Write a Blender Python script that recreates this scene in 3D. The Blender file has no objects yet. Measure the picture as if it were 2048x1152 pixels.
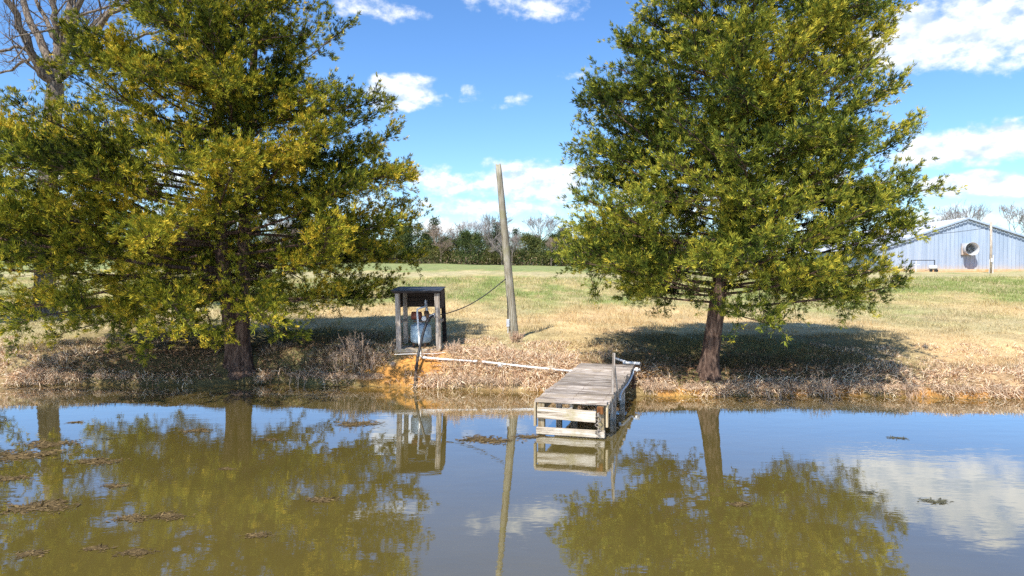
import bpy, math, random
import numpy as np
from mathutils import Vector, Matrix
R = math.radians
SC = bpy.context.scene
COL = SC.collection
rng = np.random.default_rng(7)
random.seed(7)

# ------------------------------------------------------------------ camera, sky, sun
FPX = 1365.0; CX, CY = 1024.0, 576.0; HORIZON = 530.0
CAM_H = 2.35
PITCH = math.atan((CY - HORIZON) / FPX)
cam_d = bpy.data.cameras.new('camera'); cam = bpy.data.objects.new('camera', cam_d); COL.objects.link(cam)
cam_d.sensor_width = 36.0; cam_d.lens = FPX / 2048 * 36.0
cam_d.clip_start = 0.1; cam_d.clip_end = 5000
cam.location = (0, 0, CAM_H); cam.rotation_euler = (R(90) - PITCH, 0, 0)
SC.camera = cam
SUN_EL = R(52); SHX, SHY = 0.46, 0.888        # direction in which shadows fall
SUN_STRENGTH = 5.0; SKY_STRENGTH = 0.12
SC.view_settings.view_transform = 'Standard'; SC.view_settings.look = 'None'
SC.view_settings.gamma = 1.0; SC.view_settings.use_curve_mapping = False
SC.view_settings.exposure = 0.56
SC.render.filter_size = 1.1
SC.cycles.use_denoising = False

sl = bpy.data.lights.new('sun', 'SUN'); sl.energy = SUN_STRENGTH; sl.angle = R(0.5); sl.color = (1.0, 0.95, 0.87)
sun = bpy.data.objects.new('sun', sl); COL.objects.link(sun)
sd = Vector((SHX * math.cos(SUN_EL), SHY * math.cos(SUN_EL), -math.sin(SUN_EL))).normalized()
sun.rotation_euler = sd.to_track_quat('-Z', 'Y').to_euler(); sun.location = (-10, -15, 30)


class NT:
    def __init__(self, tree):
        self.t = tree; self.n = tree.nodes; self.l = tree.links
    def node(self, typ, **kw):
        nd = self.n.new(typ)
        for k, v in kw.items():
            setattr(nd, k, v)
        return nd
    def put(self, sock, v):
        if hasattr(v, 'links') or isinstance(v, bpy.types.NodeSocket):
            self.l.new(v, sock)
        else:
            sock.default_value = v
    def m(self, op, a, b=0.0, c=None, clamp=False):
        nd = self.n.new('ShaderNodeMath'); nd.operation = op; nd.use_clamp = clamp
        self.put(nd.inputs[0], a)
        self.put(nd.inputs[1], b)
        if c is not None: self.put(nd.inputs[2], c)
        return nd.outputs[0]
    def vm(self, op, a, b=(0, 0, 0)):
        nd = self.n.new('ShaderNodeVectorMath'); nd.operation = op
        self.put(nd.inputs[0], a); self.put(nd.inputs[1], b)
        return nd.outputs[0]
    def noise(self, vec, scale, detail=4, rough=0.55, dist=0.0):
        nd = self.n.new('ShaderNodeTexNoise'); nd.inputs['Scale'].default_value = scale
        nd.inputs['Detail'].default_value = detail; nd.inputs['Roughness'].default_value = rough
        nd.inputs['Distortion'].default_value = dist
        if vec is not None: self.l.new(vec, nd.inputs['Vector'])
        return nd
    def ramp(self, fac, stops):
        nd = self.n.new('ShaderNodeValToRGB'); self.l.new(fac, nd.inputs[0])
        e = nd.color_ramp.elements
        while len(e) < len(stops): e.new(0.5)
        for i, (p, c) in enumerate(stops):
            e[i].position = p; e[i].color = c if len(c) == 4 else (*c, 1)
        return nd.outputs[0]
    def mix(self, fac, a, b, mode='MIX'):
        nd = self.n.new('ShaderNodeMix'); nd.data_type = 'RGBA'; nd.blend_type = mode
        self.put(nd.inputs[0], fac)
        self.put(nd.inputs[6], a if not isinstance(a, tuple) else (*a[:3], 1))
        self.put(nd.inputs[7], b if not isinstance(b, tuple) else (*b[:3], 1))
        return nd.outputs[2]
    def sstep(self, v, lo, hi):
        nd = self.n.new('ShaderNodeMapRange'); nd.interpolation_type = 'SMOOTHSTEP'
        self.put(nd.inputs[0], v); nd.inputs[1].default_value = lo; nd.inputs[2].default_value = hi
        return nd.outputs[0]


def px_dir(px, py):
    v = Vector(((px - CX) / FPX, 0, 0)) + Vector((0, math.sin(PITCH), math.cos(PITCH))) * ((CY - py) / FPX) \
        + Vector((0, math.cos(PITCH), -math.sin(PITCH)))
    return v
def at(px, py, Y):
    d = px_dir(px, py); return Vector((0, 0, CAM_H)) + d * (Y / d.y)
def on_z(px, py, z):
    d = px_dir(px, py); return Vector((0, 0, CAM_H)) + d * ((z - CAM_H) / d.z)

# world
W = bpy.data.worlds.new('World'); SC.world = W; W.use_nodes = True
w = NT(W.node_tree); w.n.clear()
sky = w.node('ShaderNodeTexSky', sky_type='NISHITA', sun_disc=False)
sky.sun_elevation = SUN_EL; sky.sun_rotation = math.atan2(-SHX, -SHY); sky.altitude = 200
sky.air_density = 1.0; sky.dust_density = 0.3; sky.ozone_density = 2.5
tc = w.node('ShaderNodeTexCoord'); dirv = w.vm('NORMALIZE', tc.outputs['Generated'])
sep = w.node('ShaderNodeSeparateXYZ'); w.l.new(dirv, sep.inputs[0])
az = w.m('ARCTAN2', sep.outputs[0], sep.outputs[1]); el = w.m('ARCSINE', sep.outputs[2])
hs = w.node('ShaderNodeHueSaturation'); hs.inputs['Saturation'].default_value = 1.12; hs.inputs['Value'].default_value = 1.0
w.l.new(sky.outputs[0], hs.inputs['Color'])
skycol = w.mix(1.0, hs.outputs[0], (0.84, 1.02, 1.22), 'MULTIPLY')
comb = w.node('ShaderNodeCombineXYZ'); w.l.new(az, comb.inputs[0]); w.l.new(w.m('MULTIPLY', el, 1.5), comb.inputs[1])
wn = w.noise(comb.outputs[0], 9.0, 4, 0.6)
off = w.vm('SUBTRACT', wn.outputs['Color'], (0.5, 0.5, 0.5))
sepo = w.node('ShaderNodeSeparateXYZ'); w.l.new(off, sepo.inputs[0])
azw = w.m('MULTIPLY_ADD', sepo.outputs[0], 0.12, az); elw = w.m('MULTIPLY_ADD', sepo.outputs[1], 0.045, el)
# px, py, rx, ry, weight, softness   (cumulus and wisps over the field)
clouds = [(817, 180, 78, 40, 1.0), (775, 200, 45, 20, .9), (935, 182, 26, 14, .12), (1012, 198, 40, 9, .15),
          (1050, 8, 120, 34, .6), (735, 14, 90, 30, .45), (1165, 150, 45, 10, .2), (1880, 78, 230, 75, 1.2), (1780, 120, 110, 32, .9),
          (1990, 50, 160, 100, 1.0), (1940, 288, 165, 50, 1.2), (2040, 264, 90, 36, 1.2), (1960, 368, 200, 30, 1.1),
          (1060, 362, 170, 46, .95), (862, 365, 70, 42, .85), (980, 418, 240, 22, .7), (950, 455, 260, 20, .6),
          (250, 330, 300, 60, .6), (480, 420, 420, 40, .55), (1500, 390, 330, 70, .7), (1870, 430, 240, 25, .6),
          (1560, 300, 120, 50, .7), (2300, 250, 160, 70, 1.0), (-200, 180, 160, 60, .8)]
E = None
for (px, py, rx, ry, wt) in clouds:
    d = px_dir(px, py).normalized(); a0 = math.atan2(d.x, d.y); e0 = math.asin(d.z)
    k = d.y ** 1.0
    u = w.m('DIVIDE', w.m('SUBTRACT', azw, a0), rx / FPX * k); v = w.m('DIVIDE', w.m('SUBTRACT', elw, e0), ry / FPX * k)
    r2 = w.m('ADD', w.m('MULTIPLY', u, u), w.m('MULTIPLY', v, v))
    ei = w.m('MULTIPLY', w.m('SUBTRACT', 1.0, r2), wt)
    E = ei if E is None else w.m('MAXIMUM', E, ei)
# clouds of the same kind over the rest of the sky
gn = w.noise(comb.outputs[0], 2.3, 2, 0.5)
azabs = w.m('ABSOLUTE', az)
gen = w.m('MULTIPLY', w.m('SUBTRACT', gn.outputs[0], 0.56), 5.0)
gen = w.m('MINIMUM', gen, w.m('MULTIPLY', w.m('SUBTRACT', azabs, 0.85), 6.0))
E = w.m('MAXIMUM', w.m('MAXIMUM', E, gen), -1.0)
n1 = w.noise(comb.outputs[0], 22.0, 8, 0.6)
comb2 = w.vm('ADD', comb.outputs[0], (-0.004, 0.014, 0))
n2 = w.noise(comb2, 22.0, 4, 0.55)
dens = w.sstep(w.m('ADD', E, w.m('MULTIPLY', w.m('SUBTRACT', n1.outputs[0], 0.5), 2.6)), 0.0, 0.95)
emb = w.m('MULTIPLY', w.m('SUBTRACT', n1.outputs[0], n2.outputs[0]), 4.2)
lit = w.m('ADD', emb, 0.62, clamp=True)
ccol = w.mix(lit, (4.2, 5.0, 6.1), (7.6, 7.6, 7.6))
up = w.sstep(el, -0.02, 0.03)
final = w.mix(w.m('MULTIPLY', dens, w.m('MULTIPLY', up, 0.96)), skycol, ccol)
bg = w.node('ShaderNodeBackground'); w.l.new(final, bg.inputs[0]); bg.inputs[1].default_value = SKY_STRENGTH
wo = w.node('ShaderNodeOutputWorld'); w.l.new(bg.outputs[0], wo.inputs[0])

# ------------------------------------------------------------------ tags and mesh helpers
def tag(o, label=None, cat=None, group=None, kind=None):
    if label: o['label'] = label
    if cat: o['category'] = cat
    if group: o['group'] = group
    if kind: o['kind'] = kind
    return o
def empty(name, loc=(0, 0, 0), rz=0.0):
    o = bpy.data.objects.new(name, None); o.location = loc; o.rotation_euler = (0, 0, rz)
    o.empty_display_size = 0.2; COL.objects.link(o); return o
def link(name, me, mat=None, parent=None, loc=None, rot=None):
    if mat is not None and not me.materials: me.materials.append(mat)
    o = bpy.data.objects.new(name, me); COL.objects.link(o)
    if loc is not None: o.location = loc
    if rot is not None: o.rotation_euler = rot
    if parent is not None: o.parent = parent
    return o
def copy_tree(o, parent=None):
    c = o.copy(); COL.objects.link(c); c.parent = parent
    for ch in o.children: copy_tree(ch, c)
    return c

class MB:
    def __init__(self): self.v = []; self.f = []
    def add(self, vs, fs):
        b = len(self.v); self.v += [tuple(p) for p in vs]; self.f += [tuple(i + b for i in f) for f in fs]
    def box(self, c, s, rot=None, ch=0.0, jit=0.0):
        """box centred at c, size s, chamfered along its edges when ch > 0"""
        c = Vector(c); hx, hy, hz = s[0] / 2, s[1] / 2, s[2] / 2
        M = rot if rot is not None else Matrix.Identity(3)
        if ch <= 0:
            vs = [Vector((x * hx, y * hy, z * hz)) for x in (-1, 1) for y in (-1, 1) for z in (-1, 1)]
            fs = [(0, 1, 3, 2), (4, 6, 7, 5), (0, 4, 5, 1), (2, 3, 7, 6), (0, 2, 6, 4), (1, 5, 7, 3)]
        else:
            vs = []; idx = {}
            for sx in (-1, 1):
                for sy in (-1, 1):
                    for sz in (-1, 1):
                        for a in range(3):
                            q = [sx * (hx - ch), sy * (hy - ch), sz * (hz - ch)]
                            q[a] = (sx * hx, sy * hy, sz * hz)[a]
                            idx[(sx, sy, sz, a)] = len(vs); vs.append(Vector(q))
            fs = []
            for sgn in (-1, 1):
                fs.append([idx[(sgn, y, z, 0)] for y, z in ((-1, -1), (1, -1), (1, 1), (-1, 1))][::sgn])
                fs.append([idx[(x, sgn, z, 1)] for x, z in ((-1, -1), (-1, 1), (1, 1), (1, -1))][::sgn])
                fs.append([idx[(x, y, sgn, 2)] for x, y in ((-1, -1), (1, -1), (1, 1), (-1, 1))][::sgn])
            for s1 in (-1, 1):
                for s2 in (-1, 1):
                    fs.append([idx[(-1, s1, s2, 1)], idx[(1, s1, s2, 1)], idx[(1, s1, s2, 2)], idx[(-1, s1, s2, 2)]])
                    fs.append([idx[(s1, -1, s2, 0)], idx[(s1, 1, s2, 0)], idx[(s1, 1, s2, 2)], idx[(s1, -1, s2, 2)]])
                    fs.append([idx[(s1, s2, -1, 0)], idx[(s1, s2, 1, 0)], idx[(s1, s2, 1, 1)], idx[(s1, s2, -1, 1)]])
                    for s3 in (-1, 1):
                        fs.append([idx[(s1, s2, s3, 0)], idx[(s1, s2, s3, 1)], idx[(s1, s2, s3, 2)]])
        if jit:
            vs = [v + Vector([random.uniform(-jit, jit) for _ in range(3)]) for v in vs]
        self.add([c + M @ v for v in vs], fs); return self
    def bar(self, a, b, w_, t_, roll=0.0, ch=0.004):
        """squared timber from a to b, w_ wide, t_ thick"""
        a, b = Vector(a), Vector(b); d = (b - a); L = d.length
        M = d.to_track_quat('Z', 'Y').to_matrix() @ Matrix.Rotation(roll, 3, 'Z')
        self.box((a + b) / 2, (w_, t_, L), M, ch); return self
    def tube(self, pts, rad, n=8, cap=True):
        pts = [Vector(p) for p in pts]
        if not hasattr(rad, '__len__'): rad = [rad] * len(pts)
        base = len(self.v); prev = None; ux = None
        for i, p in enumerate(pts):
            t = (pts[min(i + 1, len(pts) - 1)] - pts[max(i - 1, 0)])
            t = t.normalized() if t.length > 1e-9 else Vector((0, 0, 1))
            if ux is None:
                ux = t.cross(Vector((0, 0, 1)) if abs(t.z) < .9 else Vector((1, 0, 0))).normalized()
            else:
                ux = (ux - t * ux.dot(t)); ux = ux.normalized() if ux.length > 1e-6 else t.orthogonal().normalized()
            uy = t.cross(ux)
            for k in range(n):
                a = 2 * math.pi * k / n
                self.v.append(tuple(p + (ux * math.cos(a) + uy * math.sin(a)) * rad[i]))
        for i in range(len(pts) - 1):
            for k in range(n):
                a0 = base + i * n + k; a1 = base + i * n + (k + 1) % n
                self.f.append((a0, a1, a1 + n, a0 + n))
        if cap:
            self.f.append(tuple(base + k for k in range(n))[::-1])
            self.f.append(tuple(base + (len(pts) - 1) * n + k for k in range(n)))
        return self
    def lathe(self, prof, n=24, c=(0, 0, 0), M=None):
        c = Vector(c); base = len(self.v); M = M or Matrix.Identity(3)
        for (r, z) in prof:
            for k in range(n):
                a = 2 * math.pi * k / n; self.v.append(tuple(c + M @ Vector((r * math.cos(a), r * math.sin(a), z))))
        for i in range(len(prof) - 1):
            for k in range(n):
                a0 = base + i * n + k; a1 = base + i * n + (k + 1) % n
                self.f.append((a0, a1, a1 + n, a0 + n))
        return self
    def mesh(self, name, smooth=False):
        me = bpy.data.meshes.new(name); me.from_pydata(self.v, [], self.f); me.update()
        if smooth: me.polygons.foreach_set('use_smooth', [True] * len(me.polygons))
        return me
    def build(self, name, mat, parent=None, smooth=False, loc=None, rot=None):
        return link(name, self.mesh(name, smooth), mat, parent, loc, rot)

def np_mesh(name, V, F, colors=None, smooth=False):
    """V (n,3), F (m,k) arrays; colors (n,3) per vertex"""
    me = bpy.data.meshes.new(name); V = np.ascontiguousarray(V, np.float32); F = np.ascontiguousarray(F, np.int32)
    m, k = F.shape
    me.vertices.add(len(V)); me.vertices.foreach_set('co', V.ravel())
    me.loops.add(m * k); me.loops.foreach_set('vertex_index', F.ravel())
    me.polygons.add(m); me.polygons.foreach_set('loop_start', np.arange(0, m * k, k, dtype=np.int32))
    me.polygons.foreach_set('loop_total', np.full(m, k, np.int32))
    if smooth: me.polygons.foreach_set('use_smooth', np.ones(m, bool))
    me.update(calc_edges=True); 
    if colors is not None:
        ca = me.color_attributes.new('tint', 'FLOAT_COLOR', 'POINT')
        c4 = np.ones((len(V), 4), np.float32); c4[:, :3] = colors; ca.data.foreach_set('color', c4.ravel())
    return me

# value noise in numpy
def vnoise(x, y, seed=0):
    x = np.asarray(x, float); y = np.asarray(y, float)
    xi = np.floor(x).astype(np.int64); yi = np.floor(y).astype(np.int64); xf = x - xi; yf = y - yi
    def h(a, b):
        n = (a * 374761393 + b * 668265263 + seed * 982451653) & 0x7fffffff
        n = ((n ^ (n >> 13)) * 1274126177) & 0x7fffffff
        return ((n ^ (n >> 16)) & 0xffff) / 65535.0
    u = xf * xf * (3 - 2 * xf); v = yf * yf * (3 - 2 * yf)
    return (h(xi, yi) * (1 - u) + h(xi + 1, yi) * u) * (1 - v) + (h(xi, yi + 1) * (1 - u) + h(xi + 1, yi + 1) * u) * v
def fbm(x, y, o=4, seed=0):
    s = 0; a = .5; t = 0
    for i in range(o):
        s = s + a * vnoise(x * 2 ** i, y * 2 ** i, seed + i); t += a; a *= .5
    return s / t
def sst(x, a, b):
    t = np.clip((x - a) / (b - a), 0, 1); return t * t * (3 - 2 * t)

# ------------------------------------------------------------------ terrain
_wl = [(-500, 775), (0, 776), (200, 773), (420, 777), (560, 772), (700, 776), (830, 778), (960, 783), (1080, 787), (1270, 794), (1400, 797), (1600, 794), (1800, 799), (2048, 801), (2500, 803)]
WLX = []; WLY = []
for px, py in _wl:
    p = on_z(px, py - 4, 0.0); WLX.append(p.x); WLY.append(p.y)
def shore(x): 
    x = np.asarray(x, float)
    return np.interp(x, WLX, WLY) + (fbm(x * 1.3 + 40, x * 0 + 3, 4, 5) - .5) * .28
BANKX = [-30, -9, -5.5, -4, -2.2, -0.6, .8, 2.5, 5, 9, 30]
BANKZ = [.50, .50, .56, .62, .64, .60, .50, .40, .38, .36, .36]     # height of the bank 0.75 m behind the waterline
def ground(x, y):
    x = np.asarray(x, float); y = np.asarray(y, float)
    s = y - shore(x)
    hb = np.interp(x, BANKX, BANKZ)
    top = np.maximum(hb, .60) + .14
    z = np.where(s < 0, s * .9, 0)
    z = z + .12 * sst(s, -.02, .10) + (hb - .12) * sst(s, .02, .85) + (top - hb) * sst(s, .7, 3.0)
    z = z + 1.12 * sst(y, 8, 72) - 1.12 * sst(12.5, 8, 72) * (s > -9)
    far = np.clip((y - 62) / 88, 0, 1.6)
    z = z + far * (.55 - .022 * np.clip(x, -60, 90))
    z = z + (fbm(x * 1.7, y * 1.7, 4, 11) - .5) * .10 * sst(s, 0, .5) * (1 - .6 * sst(s, 3, 8)) + (fbm(x * .15, y * .15, 3, 21) - .5) * .25 * sst(s, 3, 14)
    z = z + (fbm(x * 7, y * 7, 3, 31) - .5) * .05 * sst(s, 0, .2) * (1 - sst(s, 1.5, 3))
    bed = np.maximum(s * .9, -1.2)
    near = -1.2 + 2.2 * sst(-y, 9, 14); side = -1.2 + 2.2 * sst(np.abs(x), 32, 38)
    zz = np.where(s < 0, np.maximum(bed, np.maximum(near, side)), z)
    return zz
def gz(x, y): return float(ground(x, y))

def on_ground(px, py, h=0.0):
    """first point of the view ray that lies h above the ground"""
    d = px_dir(px, py)
    for Y in np.arange(11.5, 40, .02):
        p = Vector((0, 0, CAM_H)) + d * (Y / d.y)
        if p.y > shore(p.x) and p.z <= gz(p.x, p.y) + h: return p
    return p

def ground_colour(x, y):
    s = y - shore(x)
    n1 = fbm(x * .9, y * .5, 4, 51); n2 = fbm(x * .22 + 7, y * .11, 4, 61); n3 = fbm(x * 3, y * 3, 3, 71)
    straw = np.array([.56, .40, .20]); peach = np.array([.62, .41, .22]); green = np.array([.235, .265, .080]); tan = np.array([.44, .36, .20])
    clay = np.array([.47, .225, .06]); litter = np.array([.13, .075, .042]); mud = np.array([.17, .115, .04])
    def mixc(a, b, t): return a * (1 - t[..., None]) + b * t[..., None]
    dd = y + (n2 - .5) * 16 + (n1 - .5) * 5
    c = mixc(np.broadcast_to(straw, x.shape + (3,)), peach, sst(n1, .4, .6))
    c = mixc(c, tan, sst(n2, .5, .7) * .8)
    c = mixc(c, green, (.22 * sst(dd, 13, 17) + .80 * sst(dd, 20, 31)) * (.4 + .6 * sst(n1, .3, .62)))
    c = mixc(c, tan, sst(dd, 47, 52) * (1 - sst(dd, 58, 64)) * .8)
    c = mixc(c, np.array([.20, .235, .09]), sst(dd, 60, 70) * .8)
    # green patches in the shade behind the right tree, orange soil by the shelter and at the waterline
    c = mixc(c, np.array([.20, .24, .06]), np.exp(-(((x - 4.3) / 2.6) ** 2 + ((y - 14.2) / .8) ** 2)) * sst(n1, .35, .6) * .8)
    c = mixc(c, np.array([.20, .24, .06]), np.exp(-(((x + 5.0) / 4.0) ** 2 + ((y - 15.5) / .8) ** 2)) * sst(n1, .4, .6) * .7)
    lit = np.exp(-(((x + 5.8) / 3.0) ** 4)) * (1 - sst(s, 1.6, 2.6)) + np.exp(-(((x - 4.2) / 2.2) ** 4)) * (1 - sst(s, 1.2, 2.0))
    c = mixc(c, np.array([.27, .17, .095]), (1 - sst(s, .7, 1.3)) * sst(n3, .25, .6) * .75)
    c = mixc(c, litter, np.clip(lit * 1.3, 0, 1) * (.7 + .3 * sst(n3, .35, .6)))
    cedar_shade = np.exp(-(((x - 4.9) / 3.2) ** 4)) * (1 - sst(s, 2.6, 4.2)) + np.exp(-(((x + 6) / 4.2) ** 4)) * (1 - sst(s, 2.2, 3.8))
    c = mixc(c, np.array([.12, .105, .045]), np.clip(cedar_shade * 1.2, 0, 1) * .80)  # ground colour darkened here to deepen the shadows of both cedars
    c = mixc(c, clay, np.clip(np.exp(-(((x + 2.25) / .85) ** 4 + ((y - 13.22) / .45) ** 4)) * 2.2 * sst(n3, .25, .5), 0, 1))
    edge = (1 - sst(s, .10, .26)) * sst(x + n1 * 2, -1.5, .6) * sst(n1, .36, .56)
    c = mixc(c, clay, edge * .9)
    c = mixc(c, clay, (1 - sst(np.hypot(x - 2.6, (y - 12.9) * 1.4), .2, .9)) * .6)
    c = mixc(c, mud, 1 - sst(s, -.05, .04))
    c = mixc(c, np.array([.52, .26, .10]), sst(y, 61.2, 62.5) * (1 - sst(y, 65, 66)) * sst(x, 20, 34))
    return np.clip(c * (.86 + .28 * n3[..., None]), 0, 1)

def axis(segs):
    out = []
    for a, b, st in segs: out += list(np.arange(a, b, st))
    return np.array(out + [segs[-1][1]])
gx = axis([(-900, -200, 60), (-200, -60, 7), (-60, -14, 1.6), (-14, 13, .085), (13, 60, 1.4), (60, 200, 7), (200, 900, 60)])
gy = axis([(-300, -20, 40), (-20, 10, 1.2), (10, 16.5, .07), (16.5, 30, .4), (30, 80, 1.2), (80, 200, 6), (200, 1500, 80)])
GX, GY = np.meshgrid(gx, gy)
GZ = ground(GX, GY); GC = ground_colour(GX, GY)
nx, ny = len(gx), len(gy)
ii = (np.arange(ny - 1)[:, None] * nx + np.arange(nx - 1)[None, :]).ravel()
gF = np.stack([ii, ii + 1, ii + 1 + nx, ii + nx], 1)

# ------------------------------------------------------------------ materials
def material(name):
    m = bpy.data.materials.new(name); m.use_nodes = True; t = NT(m.node_tree); t.n.clear()
    p = t.node('ShaderNodeBsdfPrincipled'); o = t.node('ShaderNodeOutputMaterial'); t.l.new(p.outputs[0], o.inputs[0])
    return m, t, p
def bump(t, p, h, strength=.5, dist=.01):
    b = t.node('ShaderNodeBump'); b.inputs['Strength'].default_value = strength; b.inputs['Distance'].default_value = dist
    t.l.new(h, b.inputs['Height']); t.l.new(b.outputs[0], p.inputs['Normal'])
def simple(name, col, rough=.7, metal=0.0, var=.25, scale=14, bmp=.3, dirt=None):
    m, t, p = material(name); c = t.node('ShaderNodeTexCoord').outputs['Object']
    n = t.noise(c, scale, 6, .6)
    a = tuple(x * (1 - var) for x in col); b = tuple(min(1, x * (1 + var)) for x in col)
    cc = t.ramp(n.outputs[0], [(.3, a), (.7, b)])
    if dirt:
        n2 = t.noise(c, scale * .4, 5, .65); cc = t.mix(t.sstep(n2.outputs[0], .48, .68), cc, dirt)
    t.put(p.inputs['Base Color'], cc); p.inputs['Roughness'].default_value = rough; p.inputs['Metallic'].default_value = metal
    bump(t, p, n.outputs[0], bmp, .006); return m
def wood(name, light, dark, axis_='X', rough=.85, stain=None):
    m, t, p = material(name); tc_ = t.node('ShaderNodeTexCoord'); oi = t.node('ShaderNodeObjectInfo')
    mp = t.node('ShaderNodeMapping'); t.l.new(tc_.outputs['Object'], mp.inputs[0])
    sc = {'X': (2, 30, 30), 'Y': (30, 2, 30), 'Z': (30, 30, 2)}[axis_]; mp.inputs['Scale'].default_value = sc
    cx = t.node('ShaderNodeCombineXYZ'); 
    for i in range(3): t.l.new(t.m('MULTIPLY', oi.outputs['Random'], 37.0 + 11 * i), cx.inputs[i])
    v = t.vm('ADD', mp.outputs[0], cx.outputs[0])
    n = t.noise(v, 1.0, 7, .65, .6)
    mp2 = t.vm('ADD', tc_.outputs['Object'], cx.outputs[0]); n2 = t.noise(mp2, 6, 4, .6)
    c = t.ramp(n.outputs[0], [(.30, tuple(x * .35 for x in dark)), (.42, dark), (.60, light), (.8, tuple(min(1, x * 1.2) for x in light))])
    c = t.mix(t.m('MULTIPLY', t.sstep(n2.outputs[0], .45, .7), .55), c, dark)
    if stain: 
        n3 = t.noise(mp2, 2.2, 4, .6); c = t.mix(t.sstep(n3.outputs[0], .5, .64), c, stain)
    br = t.m('MULTIPLY_ADD', oi.outputs['Random'], .6, .66)
    c = t.mix(1.0, c, t.node('ShaderNodeCombineColor').outputs[0], 'MULTIPLY') if False else t.vm('MULTIPLY', c, (1, 1, 1))
    sv = t.node('ShaderNodeVectorMath', operation='SCALE'); t.l.new(c, sv.inputs[0]); t.l.new(br, sv.inputs['Scale'])
    t.l.new(sv.outputs[0], p.inputs['Base Color']); p.inputs['Roughness'].default_value = rough; p.inputs['Specular IOR Level'].default_value = .15
    bump(t, p, n.outputs[0], .9, .012); return m

M_PLANK = wood('weathered deck wood', (.57, .50, .43), (.22, .175, .14), 'X', stain=(.30, .245, .185))
M_TIMBER = wood('pale weathered timber', (.56, .50, .41), (.30, .24, .17), 'X', stain=(.32, .27, .15))
M_POST = wood('weathered post wood', (.52, .46, .39), (.24, .19, .145), 'Z')
M_POSTW = wood('pale post wood', (.55, .46, .31), (.30, .22, .12), 'Z', stain=(.33, .29, .13))
M_POLE = wood('grey utility pole wood', (.47, .44, .36), (.27, .235, .165), 'Z', stain=(.33, .31, .19))
M_DARKWOOD = wood('dark stained boards', (.075, .055, .045), (.025, .02, .018), 'X')
M_RUSTWOOD = wood('orange brown end grain', (.42, .19, .06), (.16, .06, .02), 'Z')
M_TAR = simple('black roofing felt', (.022, .025, .032), .62, 0, .3, 30, .5, (.06, .065, .075))
M_TANK = simple('faded blue tank paint', (.38, .50, .57), .42, 0, .06, 8, .1, (.32, .41, .45))
M_IRON = simple('rusty cast iron', (.16, .085, .045), .75, .1, .5, 30, .6, (.05, .045, .04))
M_MOTOR = simple('rust red motor paint', (.26, .075, .045), .6, 0, .3, 22, .4, (.13, .05, .03))
M_PVC = simple('white plastic pipe', (.80, .79, .76), .35, 0, .03, 8, .05, (.66, .62, .55))
M_PVCG = simple('grey blue plastic hose', (.55, .62, .70), .35, 0, .08, 8, .05)
M_HOSE = simple('black rubber hose', (.018, .018, .02), .42, 0, .3, 30, .2)
M_MUDHOSE = simple('muddy rubber hose', (.05, .035, .025), .8, 0, .4, 30, .4)
M_GALV = simple('galvanised steel', (.50, .52, .54), .45, .2, .12, 12, .15)
M_GALVD = simple('dull galvanised steel', (.20, .21, .22), .5, .3, .2, 8, .15)
M_STEEL = simple('barn steel sheet', (.32, .40, .51), .55, .0, .10, .7, .05, (.37, .45, .55))
def sheet_mat():
    m, t, p = material('barn steel sheet'); co = t.node('ShaderNodeTexCoord').outputs['Object']
    mp = t.node('ShaderNodeMapping'); t.l.new(co, mp.inputs[0]); mp.inputs['Scale'].default_value = (2.2, 2.2, .12)
    n = t.noise(mp.outputs[0], 1.0, 6, .7); n2 = t.noise(co, .5, 4, .6)
    c = t.ramp(n.outputs[0], [(.3, (.25, .325, .43)), (.5, (.32, .40, .51)), (.72, (.42, .49, .58))])
    c = t.mix(t.m('MULTIPLY', t.sstep(n2.outputs[0], .45, .7), .35), c, (.40, .46, .54))
    sp_ = t.node('ShaderNodeSeparateXYZ'); t.l.new(co, sp_.inputs[0])
    dust = t.m('MULTIPLY', t.m('SUBTRACT', 1.0, t.sstep(t.m('ADD', sp_.outputs[2], n.outputs[0]), .5, 1.3)), .6)
    c = t.mix(dust, c, (.55, .42, .28)); t.l.new(c, p.inputs['Base Color']); p.inputs['Roughness'].default_value = .5
    return m
M_STEEL = sheet_mat()
M_ROOF = simple('barn roof sheet', (.66, .67, .72), .45, .0, .05, .5, .05)
M_DARK = simple('dark opening', (.02, .022, .03), .8, 0, .2, 6, 0)
M_WHITE = simple('white paint', (.74, .74, .73), .5, 0, .05, 6, .05)
M_CONC = simple('rough concrete', (.32, .25, .17), .9, 0, .25, 14, .6, (.22, .15, .08))
M_ROCK = simple('pale field stone', (.46, .36, .26), .9, 0, .3, 9, .8, (.3, .2, .12))

def attr_mat(name, rough=.8, trans=0.0, spec=.3, noise_sc=None, nb=0.0, var=.5):
    m, t, p = material(name); a = t.node('ShaderNodeAttribute', attribute_name='tint'); c = a.outputs['Color']
    if noise_sc:
        co = t.node('ShaderNodeTexCoord').outputs['Object']; n = t.noise(co, noise_sc, 8, .65)
        sv = t.node('ShaderNodeVectorMath', operation='SCALE'); t.l.new(c, sv.inputs[0])
        t.l.new(t.m('MULTIPLY_ADD', n.outputs[0], var * 2, 1 - var), sv.inputs['Scale']); c = sv.outputs[0]
        if nb: bump(t, p, n.outputs[0], nb, .05)
    t.l.new(c, p.inputs['Base Color']); p.inputs['Roughness'].default_value = rough
    p.inputs['Specular IOR Level'].default_value = spec
    if trans > 0:
        tr = t.node('ShaderNodeBsdfTranslucent'); t.l.new(c, tr.inputs[0])
        mx = t.node('ShaderNodeMixShader'); mx.inputs[0].default_value = trans
        t.l.new(p.outputs[0], mx.inputs[1]); t.l.new(tr.outputs[0], mx.inputs[2])
        out = [n for n in t.n if n.type == 'OUTPUT_MATERIAL'][0]; t.l.new(mx.outputs[0], out.inputs[0])
    return m
M_LEAF = attr_mat('cedar foliage', .7, .14, .10)
M_GRASS = attr_mat('dry grass blades', .85, .12, .05)
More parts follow.
